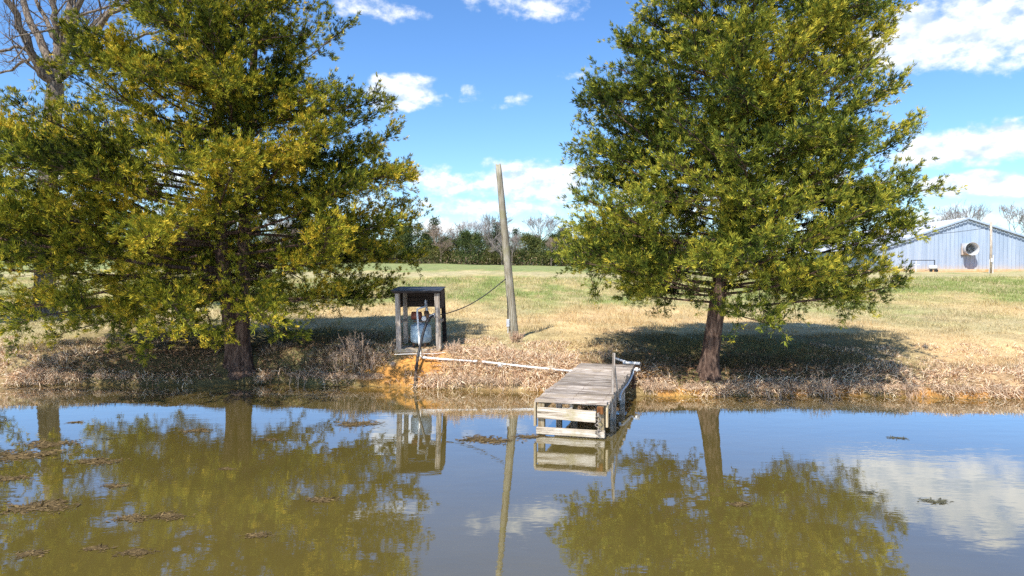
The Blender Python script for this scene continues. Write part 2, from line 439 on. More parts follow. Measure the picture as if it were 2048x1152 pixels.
M_WEED = attr_mat('floating pond weed', .75, 0, .2)
M_TWIG = attr_mat('bare twigs', .85, 0, .2)

def ground_mat():
    m, t, p = material('field soil and turf'); a = t.node('ShaderNodeAttribute', attribute_name='tint')
    co = t.node('ShaderNodeTexCoord').outputs['Object']
    mp = t.node('ShaderNodeMapping'); t.l.new(co, mp.inputs[0]); mp.inputs['Scale'].default_value = (1, .55, 1)
    n = t.noise(co, 16, 10, .72); n2 = t.noise(mp.outputs[0], 1.1, 8, .7)
    n3 = t.noise(mp.outputs[0], .35, 6, .65)
    f = t.m('MULTIPLY', t.m('MULTIPLY_ADD', n.outputs[0], 2.0, .05), t.m('MULTIPLY_ADD', n2.outputs[0], 1.7, .2))
    sv = t.node('ShaderNodeVectorMath', operation='SCALE'); t.l.new(a.outputs['Color'], sv.inputs[0]); t.l.new(f, sv.inputs['Scale'])
    c = t.mix(t.m('MULTIPLY', t.sstep(n3.outputs[0], .5, .62), .28), sv.outputs[0], (.30, .30, .11))
    t.l.new(c, p.inputs['Base Color']); p.inputs['Roughness'].default_value = .95; p.inputs['Specular IOR Level'].default_value = .1
    bump(t, p, t.m('ADD', n.outputs[0], t.m('MULTIPLY', n2.outputs[0], 2)), .7, .06); return m
def water_mat():
    m, t, p = material('murky pond water'); co = t.node('ShaderNodeTexCoord').outputs['Object']
    a = t.node('ShaderNodeAttribute', attribute_name='tint')
    n = t.noise(co, .6, 4, .6)
    sv = t.node('ShaderNodeVectorMath', operation='SCALE'); t.l.new(a.outputs['Color'], sv.inputs[0])
    t.l.new(t.m('MULTIPLY_ADD', n.outputs[0], .5, .75), sv.inputs['Scale'])
    t.l.new(sv.outputs[0], p.inputs['Base Color'])
    p.inputs['Roughness'].default_value = .9; p.inputs['Specular IOR Level'].default_value = 0
    mp = t.node('ShaderNodeMapping'); t.l.new(co, mp.inputs[0]); mp.inputs['Scale'].default_value = (.7, 1.5, 1)
    r1 = t.noise(mp.outputs[0], 3.0, 3, .5); r2 = t.noise(mp.outputs[0], 15, 3, .5); r0 = t.noise(co, .35, 2, .5)
    gate = t.sstep(r0.outputs[0], .42, .66)
    h = t.m('ADD', t.m('MULTIPLY', r1.outputs[0], .5), t.m('MULTIPLY', t.m('MULTIPLY', r2.outputs[0], .22), gate))
    b = t.node('ShaderNodeBump'); b.inputs['Strength'].default_value = .05; b.inputs['Distance'].default_value = .05
    t.l.new(h, b.inputs['Height'])
    gl = t.node('ShaderNodeBsdfGlossy'); gl.inputs['Roughness'].default_value = .02; t.l.new(b.outputs[0], gl.inputs['Normal'])
    gl.inputs['Color'].default_value = (.94, .97, 1, 1)
    fr = t.node('ShaderNodeFresnel'); fr.inputs['IOR'].default_value = 1.34; t.l.new(b.outputs[0], fr.inputs['Normal'])
    fac = t.m('MULTIPLY_ADD', fr.outputs[0], 1.6, .14, True)
    mx = t.node('ShaderNodeMixShader'); t.l.new(fac, mx.inputs[0]); t.l.new(p.outputs[0], mx.inputs[1]); t.l.new(gl.outputs[0], mx.inputs[2])
    out = [n for n in t.n if n.type == 'OUTPUT_MATERIAL'][0]; t.l.new(mx.outputs[0], out.inputs[0])
    return m
M_GROUND = ground_mat(); M_WATER = water_mat()
def bark_mat(name, light, dark):
    m, t, p = material(name); co = t.node('ShaderNodeTexCoord').outputs['Object']
    mp = t.node('ShaderNodeMapping'); t.l.new(co, mp.inputs[0]); mp.inputs['Scale'].default_value = (14, 14, 2.2)
    n = t.noise(mp.outputs[0], 1.6, 8, .7, .5)
    t.l.new(t.ramp(n.outputs[0], [(.32, tuple(x * .4 for x in dark)), (.45, dark), (.62, light), (.85, tuple(x * 1.25 for x in light))]), p.inputs['Base Color'])
    p.inputs['Roughness'].default_value = .9; p.inputs['Specular IOR Level'].default_value = .15
    bump(t, p, n.outputs[0], 1.0, .05); return m
M_CBARK = bark_mat('shredding cedar bark', (.22, .145, .105), (.08, .048, .035))
M_GBARK = bark_mat('pale grey hardwood bark', (.34, .28, .21), (.13, .10, .08))

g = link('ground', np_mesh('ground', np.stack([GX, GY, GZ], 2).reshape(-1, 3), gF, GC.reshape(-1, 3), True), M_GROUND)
tag(g, kind='structure')
# pond water: one level sheet, silt more orange in the shallows
wx = axis([(-40, -13, 3), (-13, 12, .25), (12, 40, 3)]); wy = axis([(-15, 9, 1.5), (9, 14.5, .1)])
WX, WY = np.meshgrid(wx, wy); s_ = WY - shore(WX)
sh = np.clip(sst(s_, -1.3, 0), 0, 1)[..., None]
WC = np.array([.116, .088, .022]) * (1 - sh) + np.array([.19, .115, .022]) * sh
nwx, nwy = len(wx), len(wy); ii = (np.arange(nwy - 1)[:, None] * nwx + np.arange(nwx - 1)[None, :]).ravel()
wt_ = link('water', np_mesh('water', np.stack([WX, WY, WX * 0], 2).reshape(-1, 3), np.stack([ii, ii + 1, ii + 1 + nwx, ii + nwx], 1), WC.reshape(-1, 3), True), M_WATER)
tag(wt_, kind='structure')

# ------------------------------------------------------------------ blades (grass, foliage)
def unit(a): return a / np.maximum(np.linalg.norm(a, axis=-1, keepdims=True), 1e-9)
def blades(name, P, D, L, Wd, C, bend=None):
    """diamond or bent blades: P base, D unit direction, L length, Wd width, C colour (n,3)"""
    n = len(P); side = unit(np.cross(D, unit(rng.normal(size=(n, 3)))))
    L = L[:, None]; Wd = Wd[:, None]
    if bend is None:
        V = np.stack([P - side * Wd * .25, P + D * L * .5 + side * Wd * .75, P + D * L], 1)
        F = np.arange(n * 3).reshape(n, 3); k = 3
    else:
        mid = P + D * L * .5; tip = mid + unit(D + bend) * L * .5
        V = np.stack([P - side * Wd * .5, P + side * Wd * .5, mid + side * Wd * .4, mid - side * Wd * .4, tip], 1); k = 5
        b = np.arange(n)[:, None] * 5
        F = np.concatenate([b + np.array([[0, 1, 2]]), b + np.array([[0, 2, 3]]), b + np.array([[3, 2, 4]])], 0)
    return np_mesh(name, V.reshape(-1, 3), F, np.repeat(C, k, 0))

# ------------------------------------------------------------------ cedars
def cedar(base, H, prof, seed, tint, nlimb=150, dens=1.0, z0=1.2, label='', group=None, trunk_r=.22, twin=False, hang=(), scale_leaf=1.0, droop=.0):
    """prof: list of (z above base, radius to the left, radius to the right)"""
    rs = np.random.default_rng(seed); root = empty('cedar_tree', base)
    zs = [p[0] for p in prof]; RL = [p[1] for p in prof]; RR = [p[2] for p in prof]
    def rad(z, a):
        l = np.interp(z, zs, RL); r = np.interp(z, zs, RR); c = math.cos(a)
        lr = r if c > 0 else l; fb = (l + r) / 2 * .88
        return math.sqrt((lr * c) ** 2 + (fb * math.sin(a)) ** 2)
    # trunk with flared foot and fluted bark
    tm = MB(); stems = [((0, 0), 1.0)] if not twin else [((-.065, 0), .90), ((.085, .03), .86)]
    V = []; F = []
    paths = []
    for (ox, oy), k in stems:
        n = 28; lv = np.concatenate([np.linspace(-.25, 2.6, 34), np.linspace(2.8, H * .96, 22)]); b0 = len(V)
        lean = rs.normal(0, .03, 2); ph = rs.uniform(0, 6, 4)
        for z in lv:
            r = trunk_r * k * (1 - .93 * max(z, 0) / H) * (1 + .55 * math.exp(-max(z, -.2) * 6.0)) + .006
            cx = ox * (1 + max(z - .6, 0) * .45) + lean[0] * z + .05 * math.sin(z * .9 + ph[0]); cy = oy + lean[1] * z + .05 * math.sin(z * 1.1 + ph[1])
            if z > 0: paths.append((z, cx, cy))
            for j in range(n):
                a = 2 * math.pi * j / n
                rr = r * (1 + .09 * math.sin(5 * a + ph[2] + z * .5) + .05 * math.sin(11 * a + z * 1.3) + rs.normal(0, .022))
                V.append((cx + rr * math.cos(a), cy + rr * math.sin(a), z))
        for i in range(len(lv) - 1):
            for j in range(n):
                F.append((b0 + i * n + j, b0 + i * n + (j + 1) % n, b0 + (i + 1) * n + (j + 1) % n, b0 + (i + 1) * n + j))
    link('trunk', np_mesh('trunk', np.array(V), np.array(F), None, True), M_CBARK, root)
    paths = np.array(sorted(paths)[:: (2 if twin else 1)])
    br = MB(); PP = []; DD = []; KK = []
    def spray(p, d, L, shade):
        """a branchlet of length L from p along d covered with tufts"""
        n = max(3, int(L / .050 * dens)); t = rs.uniform(.08, 1.0, n)[:, None]
        pts = p + d * L * t + np.array([0, 0, -1]) * (t ** 2) * L * .12 + rs.normal(0, .022 + .022 * L, (n, 3)) * (1.2 - t * .6)
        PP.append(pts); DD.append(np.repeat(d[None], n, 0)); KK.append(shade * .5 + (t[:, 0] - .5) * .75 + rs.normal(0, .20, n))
    ga = 2.399963; 
    for i in range(nlimb):
        u = (i + rs.uniform(0, 1)) / nlimb
        z = z0 + (H * .97 - z0) * (u ** 1.12) + rs.normal(0, .12); z = max(z, z0 * .9); a = i * ga + rs.normal(0, .35)
        f = z / H
        rise = (-.17 - droop + min(1.35 * f, .42 + .25 * f) + rs.normal(0, .07 + .17 * min(1, f * 2.5)))
        Rr = rad(min(z + .25 * rise, H), a) * rs.uniform(.70, 1.04)
        for _ in range(2): Rr = .5 * Rr + .5 * rad(min(max(z + rise * Rr, .5), H), a) * rs.uniform(.86, 1.06)
        if Rr < .12: Rr = .12
        c0 = np.array([np.interp(z, paths[:, 0], paths[:, 1]), np.interp(z, paths[:, 0], paths[:, 2]), z])
        out = np.array([math.cos(a), math.sin(a), 0]); sidev = np.array([-math.sin(a), math.cos(a), 0])
        wob = rs.normal(0, .14)
        def path(t): return c0 + out * Rr * t + sidev * Rr * wob * math.sin(t * 3) + np.array([0, 0, 1]) * Rr * rise * (t ** 1.4)
        tp = [path(t) for t in (0, .25, .5, .75, .97)]
        r0 = .010 + .0065 * Rr
        br.tube(tp, [r0, r0 * .8, r0 * .6, r0 * .4, .006], 5, False)
        shade = rs.normal(0, .22)
        ns = int(5 + Rr * 8.5)
        for k in range(ns):
            t = rs.uniform(.22, 1.0) ** .75; p = path(t)
            tg = unit(path(min(t + .05, 1.02)) - path(t - .05))
            sg = rs.choice([-1, 1]); ang = rs.uniform(.35, 1.15); upk = rs.normal(.26, .42)
            d = unit(tg * math.cos(ang) + sidev * sg * math.sin(ang) * .9 + np.array([0, 0, upk]))
            L = (.22 + .26 * Rr * (1.1 - t)) * rs.uniform(.7, 1.25)
            sp = shade + rs.normal(0, .10)
            br.tube([p, p + d * L * .9], [.006, .003], 3, False)
            spray(p, d, L, sp)
            for q in range(int(L / .17)):
                tt = rs.uniform(.25, 1); s2 = unit(d + rs.normal(0, .65, 3) + np.array([0, 0, .2]))
                spray(p + d * L * tt, s2, rs.uniform(.14, .30), sp)
        spray(path(.9), unit(path(1.0) - path(.9)), .28, shade)
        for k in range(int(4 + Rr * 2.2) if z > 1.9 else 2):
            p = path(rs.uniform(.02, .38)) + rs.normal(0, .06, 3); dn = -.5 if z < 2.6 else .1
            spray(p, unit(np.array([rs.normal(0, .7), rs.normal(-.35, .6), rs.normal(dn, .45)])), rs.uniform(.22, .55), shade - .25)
    # weeping low shoots
    for (hx, hy, hz, L) in hang:
        top = np.array([hx, hy, hz]); end = top + np.array([rs.normal(0, .12), rs.normal(0, .1), -L])
        mid = (top + end) / 2 + rs.normal(0, .05, 3)
        src = np.array([hx * .3, hy * .3, hz + .35]); br.tube([src, (src + top) / 2 + np.array([0, 0, .1]), top, mid, end], [.02, .014, .010, .007, .003], 4, False)
        for q in range(int(10 + L * 22)):
            t = rs.uniform(0, 1); p = top + (end - top) * t
            spray(p, unit(rs.normal(0, .6, 3) + np.array([0, 0, -.25])), rs.uniform(.10, .26), -.1)
    link('branches', br.mesh('branches'), M_CBARK, root)
    P = np.concatenate(PP); D = np.concatenate(DD); K = np.concatenate(KK)
    nb = 9; P = np.repeat(P, nb, 0); D = np.repeat(D, nb, 0); K = np.repeat(K, nb)
    n = len(P); P = P + rs.normal(0, .010, (n, 3))
    outv = P.copy(); outv[:, 2] = 0; outv = unit(outv)
    D = unit(D * .75 + outv * .25 + np.array([0, 0, .34]) + rs.normal(0, .42, (n, 3)))
    L = rs.uniform(.045, .105, n) * scale_leaf; Wd = rs.uniform(.010, .019, n) * scale_leaf
    # colour: dark green, mid green, olive, yellow tips
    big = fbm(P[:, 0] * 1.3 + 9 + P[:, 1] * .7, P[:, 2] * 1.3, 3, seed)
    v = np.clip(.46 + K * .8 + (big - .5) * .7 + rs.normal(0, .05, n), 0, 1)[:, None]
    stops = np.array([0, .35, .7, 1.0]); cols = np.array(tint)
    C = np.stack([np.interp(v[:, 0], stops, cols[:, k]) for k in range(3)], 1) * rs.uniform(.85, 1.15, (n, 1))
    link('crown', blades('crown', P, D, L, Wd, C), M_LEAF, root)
    tag(root, label, 'tree', group)
    print('cedar blades', n)
    return root

f1 = lambda Y: FPX / Y
# right cedar
RX, RY = at(1421, 745, 12.75).x, 12.75
def prof_from(rows, px0, Y, zb):
    out = []
    for py, xl, xr in rows:
        z = at(px0, py, Y).z - zb; out.append((z, (px0 - xl) / f1(Y), (xr - px0) / f1(Y)))
    return sorted(out)
rz = gz(RX, RY) - .03
rows = [(690, 1350, 1500), (640, 1220, 1700), (600, 1150, 1755), (540, 1105, 1770), (480, 1085, 1780), (400, 1090, 1790), (350, 1100, 1790), (290, 1130, 1770), (230, 1122, 1760),
        (180, 1122, 1745), (120, 1165, 1725), (60, 1225, 1685), (0, 1275, 1650), (-60, 1310, 1590), (-130, 1360, 1520), (-190, 1410, 1450), (-220, 1421, 1430)]
cedar((RX, RY, rz), 9.1, prof_from(rows, 1421, RY, rz), 3,
      [(.020, .036, .010), (.098, .136, .020), (.34, .345, .042), (.64, .52, .06)], 190, 1.0, 1.35,
      'large green cedar on the right bank beside the wooden dock', None, .150, False,
      [(.6, -.8, 1.75, .7), (1.4, -.6, 1.7, .55), (2.2, -.3, 1.7, .6), (-1.6, -.5, 1.95, .5), (-2.3, -.2, 1.9, .4), (2.9, .2, 1.8, .5), (1.9, -1.2, 1.8, .7)])
# left cedar, twin stem
LX, LY = at(474, 712, 13.75).x, 13.75
lz = gz(LX, LY) - .03
rows = [(700, 330, 520), (650, 60, 700), (600, -60, 790), (540, -150, 835), (480, -150, 840), (430, -110, 840), (380, -50, 830), (330, -5, 815), (270, 50, 790), (200, 125, 755),
        (140, 175, 735), (80, 215, 700), (0, 260, 640), (-60, 290, 600), (-130, 330, 550), (-190, 380, 500), (-230, 420, 470)]
cedar((LX, LY, lz), 9.6, prof_from(rows, 440, LY, lz), 5,
      [(.016, .026, .007), (.110, .140, .016), (.37, .345, .030), (.70, .50, .05)], 180, 1.0, 1.2,
      'large yellow green cedar with twin trunk on the left bank', None, .165, True,
      [(-1.5, -1.0, 1.35, 1.1), (-1.2, -1.1, 1.3, 1.0), (-1.7, -1.1, 1.2, .7), (-3.6, -.8, 1.2, .8), (-3.2, -.6, 1.3, .5), (-2.6, -.9, 1.5, .7), (1.1, -.5, 1.7, .6),
       (1.5, -.4, 1.7, .7), (2.2, -.4, 1.8, .5), (-4.2, -.3, 1.5, .5)], droop=.06)
# third cedar, partly out of frame at the left
x3 = at(-130, 700, 17.5)
z3 = gz(x3.x, 17.5) - .05
cedar((x3.x, 17.5, z3), 5.9, [(0.3, .4, .4), (.9, 1.8, 1.7), (1.8, 2.1, 2.0), (3.2, 1.7, 1.8), (4.4, 1.0, 1.1), (5.3, .5, .5), (5.9, .05, .05)], 9,
      [(.03, .055, .02), (.07, .11, .026), (.15, .18, .035), (.30, .24, .045)], 75, .8, .6,
      'dark cedar cut by the left edge of the photo behind the bare tree', None, .16)

# ------------------------------------------------------------------ bare trees
def twig_tree(p0, d0, L0, r0, levels, rs, mb, spread=.55, sub=3, minr=.006, up=.25, tips=None, nside=5):
    stack = [(np.array(p0, float), unit(np.array(d0, float)), L0, r0, 0)]
    while stack:
        p, d, L, r, lv = stack.pop()
        seg = 4; pts = [p]; rad_ = [r]; dd = d
        for i in range(seg):
            dd = unit(dd + rs.normal(0, .13, 3) + np.array([0, 0, up * .12])); pts.append(pts[-1] + dd * L / seg); rad_.append(max(r * (1 - .5 * (i + 1) / seg), minr))
        n = nside if lv < 2 else 3
        mb.tube(pts, rad_, n, False)
        if lv >= levels:
            if tips is not None: tips.append((pts[-1], dd))
            continue
        k = sub + (1 if lv > 0 else 0)
        for j in range(k):
            t = rs.uniform(.35, 1) if j else 1.0; q = pts[0] + 0
            idx = t * seg; i0 = min(int(idx), seg - 1); q = pts[i0] + (pts[i0 + 1] - pts[i0]) * (idx - i0)
            nd = unit(dd + rs.normal(0, spread, 3) + np.array([0, 0, up * .5]))
            stack.append((q, nd, L * rs.uniform(.52, .8), max(r * (.62 if j == 0 else .42), minr), lv + 1))

BY = 20.0
bt = at(92, 700, BY); bz = gz(bt.x, BY)
root = empty('bare_tree', (bt.x, BY, bz)); rs = np.random.default_rng(12)
def loc(px, py, dy=0.0):
    p = at(px, py, BY + dy); return np.array([p.x - bt.x, p.y - BY, p.z - bz])
mb = MB()
fork = loc(112, 165)
pts = [np.array([0, 0, -.2]), np.array([0, 0, .2]), loc(90, 560), loc(93, 400), loc(102, 270), fork]
mb.tube(pts, [.42, .31, .27, .25, .24, .22], 14, False); mb.build('trunk', M_GBARK, root, True)
mb = MB(); tips = []
limbs = [([(82, 150), (52, 75), (18, 8), (-30, -70)], .15, -.5), ([(92, 110), (62, 50), (42, -20), (30, -90)], .14, .3), ([(120, 95), (112, 60), (108, 0), (95, -80)], .13, -.3),
         ([(128, 105), (135, 55), (138, 10), (150, -80)], .15, .4), ([(132, 100), (150, 45), (165, -10), (190, -90)], .14, -.2), ([(112, 80), (95, 45), (72, 0), (60, -70)], .10, .7),
         ([(140, 140), (165, 100), (205, 45), (260, 5), (330, -50)], .10, -.7), ([(135, 150), (158, 118), (215, 100), (290, 70), (360, 50)], .08, .5),
         ([(80, 120), (55, 98), (20, 95), (-40, 105)], .07, -.2), ([(72, 110), (45, 120), (10, 145), (-30, 160)], .06, .6), ([(130, 85), (175, 62), (220, 18), (270, -40)], .09, 0.9),
         ([(125, 60), (160, 30), (215, 12), (280, 8)], .05, -.6)]
for pl, r, dy in limbs:
    q = [fork * 1.0] + [loc(a, b, dy * (i + 1) * .7) for i, (a, b) in enumerate(pl)]
    rr = [r * (1 - .6 * i / (len(q) - 1)) for i in range(len(q))]
    # refine with jitter
    qq = []; r2 = []
    for i in range(len(q) - 1):
        for t in (0, .33, .66):
            qq.append(q[i] * (1 - t) + q[i + 1] * t + (rs.normal(0, .03, 3) if i else 0)); r2.append(rr[i] * (1 - t) + rr[i + 1] * t)
    qq.append(q[-1]); r2.append(rr[-1])
    mb.tube(qq, r2, 8, False)
    for k in range(7):
        i = rs.integers(3, len(qq) - 1); dv = unit(qq[i + 1] - qq[i])
        twig_tree(qq[i], unit(dv + rs.normal(0, .6, 3)), rs.uniform(.5, 1.4), r2[i] * .38, 3, rs, mb, .5, 2, .0045, .1, tips, 4)
br_o = mb.build('branches', M_GBARK, root, True)
P = np.array([t[0] for t in tips]); P = np.repeat(P, 2, 0); n = len(P)
D = unit(rs.normal(0, 1, (n, 3)) + np.repeat(np.array([t[1] for t in tips]), 2, 0))
C = np.array([.20, .13, .08]) * rs.uniform(.6, 1.3, (n, 1))
link('buds', blades('buds', P, D, rs.uniform(.03, .07, n), rs.uniform(.012, .022, n), C), M_TWIG, root)
tag(root, 'big leafless tree with pale grey forking limbs behind the left cedar', 'tree')
print('bare tips', len(tips))

# ------------------------------------------------------------------ far wood at the edge of the field
def far_evergreen(seed, H, Wd, tint):
    rs = np.random.default_rng(seed); root = empty('evergreen_tree'); m = MB()
    m.tube([(0, 0, -.3), (0, 0, H * .5), (0, 0, H * .95)], [.16, .1, .02], 6, False); m.build('trunk', M_CBARK, root)
    n = 5200; lob = [(rs.uniform(-1, 1) * Wd * .34, rs.uniform(-1, 1) * Wd * .34, rs.uniform(.1, .9) * H) for _ in range(26)]
    P = []
    for (a, b, c) in lob:
        k = (1 - c / H) ** .6
        P.append(np.array([a * k, b * k, c]) + rs.normal(0, 1, (n // 26, 3)) * np.array([Wd * .20 * (.35 + k), Wd * .20 * (.35 + k), H * .055]))
    P = np.concatenate(P); P[:, 2] = np.abs(P[:, 2]); n = len(P)
    D = unit(rs.normal(0, .7, (n, 3)) + np.array([0, 0, .5]) + unit(P * np.array([1, 1, 0])) * .4)
    v = np.clip(rs.normal(.4, .2, n) + (fbm(P[:, 0] * .8 + 5, P[:, 2] * .8, 3, seed) - .5), 0, 1)
    cols = np.array(tint); C = np.stack([np.interp(v, [0, .5, 1], cols[:, k]) for k in range(3)], 1)
    link('crown', blades('crown', P, D, rs.uniform(.25, .6, n), rs.uniform(.10, .22, n), C), M_LEAF, root)
    return root
def far_bare(seed, H, tint):
    rs = np.random.default_rng(seed); root = empty('bare_tree'); m = MB()
    m.tube([(0, 0, -.3), (.05, 0, H * .2), (0, .05, H * .42)], [.2, .16, .12], 6, False); m.build('trunk', M_GBARK, root)
    m = MB(); 
    for k in range(5):
        twig_tree((0, 0, H * (.22 + .05 * k)), unit(np.array([rs.normal(0, .45), rs.normal(0, .45), 1.0])), H * .27, .09, 4, rs, m, .42, 3, .016, .3, None, 3)
    V = np.array(m.v); me = m.mesh('branches'); ca = me.color_attributes.new('tint', 'FLOAT_COLOR', 'POINT')
    c4 = np.ones((len(V), 4), np.float32); c4[:, :3] = tint; ca.data.foreach_set('color', c4.ravel())
    link('branches', me, M_TWIG, root); return root
EV = [far_evergreen(101, 9.0, 4.5, [(.045, .07, .03), (.10, .13, .04), (.21, .21, .06)]), far_evergreen(102, 7.5, 5.5, [(.05, .075, .03), (.12, .14, .04), (.26, .23, .06)]),
      far_evergreen(103, 10.5, 3.8, [(.03, .055, .025), (.07, .10, .035), (.15, .17, .05)]), far_evergreen(104, 6.0, 6.0, [(.07, .08, .03), (.15, .15, .045), (.27, .21, .06)])]
BR = [far_bare(201, 12.5, (.26, .22, .20)), far_bare(202, 10.5, (.30, .26, .24)), far_bare(203, 8.5, (.28, .21, .16))]
EVL = ['mid green bushy evergreen in the wood at the far edge of the field', 'broad olive evergreen in the wood at the far edge of the field',
       'tall narrow dark evergreen in the wood at the far edge of the field', 'low wide brownish evergreen in the wood at the far edge of the field']
BRL = ['tall leafless tree rising above the evergreens of the far wood', 'leafless grey crowned tree standing among the far evergreens', 'small leafless brown tree among the far evergreens']
used = set()
def plant(kind, i, x, y, s, rz, label=None):
    src = (EV if kind == 'e' else BR)[i]
    o = src if (kind, i) not in used else copy_tree(src)
    used.add((kind, i)); o.location = (x, y, gz(x, y) - .1); o.scale = (s, s, s * random.uniform(.9, 1.1)); o.rotation_euler = (0, 0, rz)
    for k in ('label', 'group', 'category'):
        if k in o: del o[k]
    tag(o, label or (EVL if kind == 'e' else BRL)[i], 'tree', ('evergreens' if kind == 'e' else 'leafless trees') + ' of the far wood' if not label else None)
specials = [('b', 0, 1080, 138, 1.0, 'tall bare pinkish grey tree over the evergreens right of the leaning pole'),
            ('b', 1, 915, 142, 1.0, 'round crowned bare tree between the pump shelter and the leaning pole, left of two'),
            ('b', 1, 940, 140, .92, 'round crowned bare tree between the pump shelter and the leaning pole, right of two'),
            ('b', 2, 872, 136, 1.0, 'bare brown tree by the right edge of the left cedar in the far wood'),
            ('e', 2, 868, 140, .93, 'pointed brown green evergreen at the left end of the visible far wood'),
            ('e', 2, 993, 138, .92, 'pointed evergreen whose top shows just left of the leaning pole')]
for kd, i, px, Y, s, lb in specials:
    plant(kd, i, (px - CX) / FPX * Y, Y, s, random.uniform(0, 6), lb)
x = -108.0
while x < 62:
    Y = 133 + random.uniform(0, 7); 
    plant('e', random.choice([0, 1, 1, 3, 3, 0, 2]), x, Y, random.uniform(.62, .88), random.uniform(0, 6)); x += random.uniform(1.6, 2.9)
x = -108.0
while x < 62:
    Y = 143 + random.uniform(0, 6)
    plant('e', random.choice([0, 1, 2]), x, Y, random.uniform(.66, .9), random.uniform(0, 6)); x += random.uniform(3.2, 6)
for k in range(60):
    x = random.uniform(-105, 60); plant('b', random.choice([0, 1, 2, 2]), x, random.uniform(130, 150), random.uniform(.5, .86), random.uniform(0, 6))
for px, Y, s, lb in [(1862, 118, .95, 'bare tree whose twigs show over the left roof of the metal barn'), (1932, 116, .98, 'bare tree whose twigs show above the barn ridge'),
                     (2042, 92, .95, 'bare tree at the right edge of the photo behind the barn')]:
    plant('b', 0 if px != 2042 else 1, (px - CX) / FPX * Y, Y, s, random.uniform(0, 6), lb)

# low brush that closes the foot of the wood
n = 42000; x = rng.uniform(-112, 66, n); y = rng.uniform(131, 148, n); hh = np.abs(rng.normal(0, .9, n)) * (.5 + fbm(x * .3, y * .3, 3, 77) * 1.4)
P = np.stack([x, y, ground(x, y) + hh - .1], 1); D = unit(rng.normal(0, .6, (n, 3)) + np.array([0, 0, .6]))
C = np.array([[.10, .11, .035], [.16, .12, .06], [.22, .17, .11], [.06, .08, .03]])[rng.choice(4, n)] * rng.uniform(.7, 1.3, (n, 1))
tag(link('undergrowth', blades('undergrowth', P, D, rng.uniform(.3, .8, n), rng.uniform(.12, .26, n), C), M_GRASS), 'low brown green brush along the foot of the far wood', 'undergrowth', None, 'stuff')

# ------------------------------------------------------------------ barn
GYB = 65.0
bl = at(1932, 540, GYB); bx0 = bl.x; bzz = gz(bx0, GYB) ; 
apex = at(1932, 437, GYB).z - bzz; half = 8.0; slope = .353; eave = apex - half * slope; LEN = 95.0
barn = empty('metal_barn', (bx0, GYB, bzz), R(-7.2))
m = MB(); 
wallth = .12
def gable(y, yy):
    vs = [(-half, y, -.1), (half, y, -.1), (half, y, eave), (0, y, apex), (-half, y, eave)]
    v2 = [(a, yy, c) for a, b, c in vs]
    m.add(vs + v2, [(0, 1, 2, 3, 4), (9, 8, 7, 6, 5)] + [(i, (i + 1) % 5 + 0, (i + 1) % 5 + 5, i + 5) for i in range(5)])
gable(0, wallth)
# standing ribs of the corrugated sheet
k = -half + .12
while k < half:
    zt = apex - abs(k) * slope - .10
    m.box((k, -.03, zt / 2 + .1), (.09, .06, zt - .2)); k += .36
m.build('gable_wall', M_STEEL, barn)
m = MB(); 
for sx in (-1, 1):
    m.box((sx * (half - .06), LEN / 2 + .1, eave / 2 - .05), (.1, LEN - .2, eave + .05))
m.build('side_wall', M_STEEL, barn)
m = MB(); L2 = math.hypot(half + .35, (half + .35) * slope)
for sx in (-1, 1):
    a = math.atan(slope) * sx
    M3 = Matrix.Rotation(a, 3, 'Y')
    m.box((sx * (half + .35) / 2, LEN / 2 - .2, apex - (half + .35) / 2 * slope + .06), (L2, LEN, .05), M3)
m.build('roof', M_ROOF, barn)
m = MB()
for sx in (-1, 1):
    m.bar((0, -.33, apex + .02), (sx * (half + .35), -.33, apex - (half + .35) * slope + .02), .05, .16)
m.build('rake_trim', M_STEEL, barn)
m = MB(); m.box((0, -.05, .06), (2 * half, .1, .28), ch=.01); m.build('foundation', simple('dusty orange concrete', (.55, .40, .24), .9, 0, .2, 2, .3, (.5, .28, .1)), barn)
# exhaust fan with flared cone
fx = (1940 - 1932) / 21.0 * 1.0 - .35; fz = at(1938, 498, GYB).z - bzz
fan = empty('exhaust_fan', (0, 0, 0)); fan.parent = barn; fan.location = (fx, -.05, fz)
Mx = Matrix.Rotation(R(90), 3, 'X')
m = MB(); m.lathe([(.50, 0), (.50, .3), (.62, .95), (.60, .95), (.48, .3), (.48, .02)], 32, (0, 0, 0), Mx); m.build('cone', M_GALV, fan, True)
m = MB(); m.box((0, -.08, 0), (1.12, .20, 1.12), ch=.02); m.build('housing', M_STEEL, fan)
m = MB(); m.lathe([(.001, 0), (.47, 0)], 28, (0, -.21, 0), Mx); m.build('shutter', M_GALVD, fan)
m = MB(); m.lathe([(.001, 0), (.12, 0), (.12, .12), (.001, .14)], 12, (0, -.24, 0), Mx)
for q in range(6):
    a = q * math.pi / 3; m.bar((.1 * math.cos(a), -.32, .1 * math.sin(a)), (.45 * math.cos(a), -.32, .45 * math.sin(a)), .16, .01, .5)
m.build('blades', M_GALVD, fan)
tag(barn, 'long grey blue corrugated metal barn with one exhaust fan in its gable', 'barn')

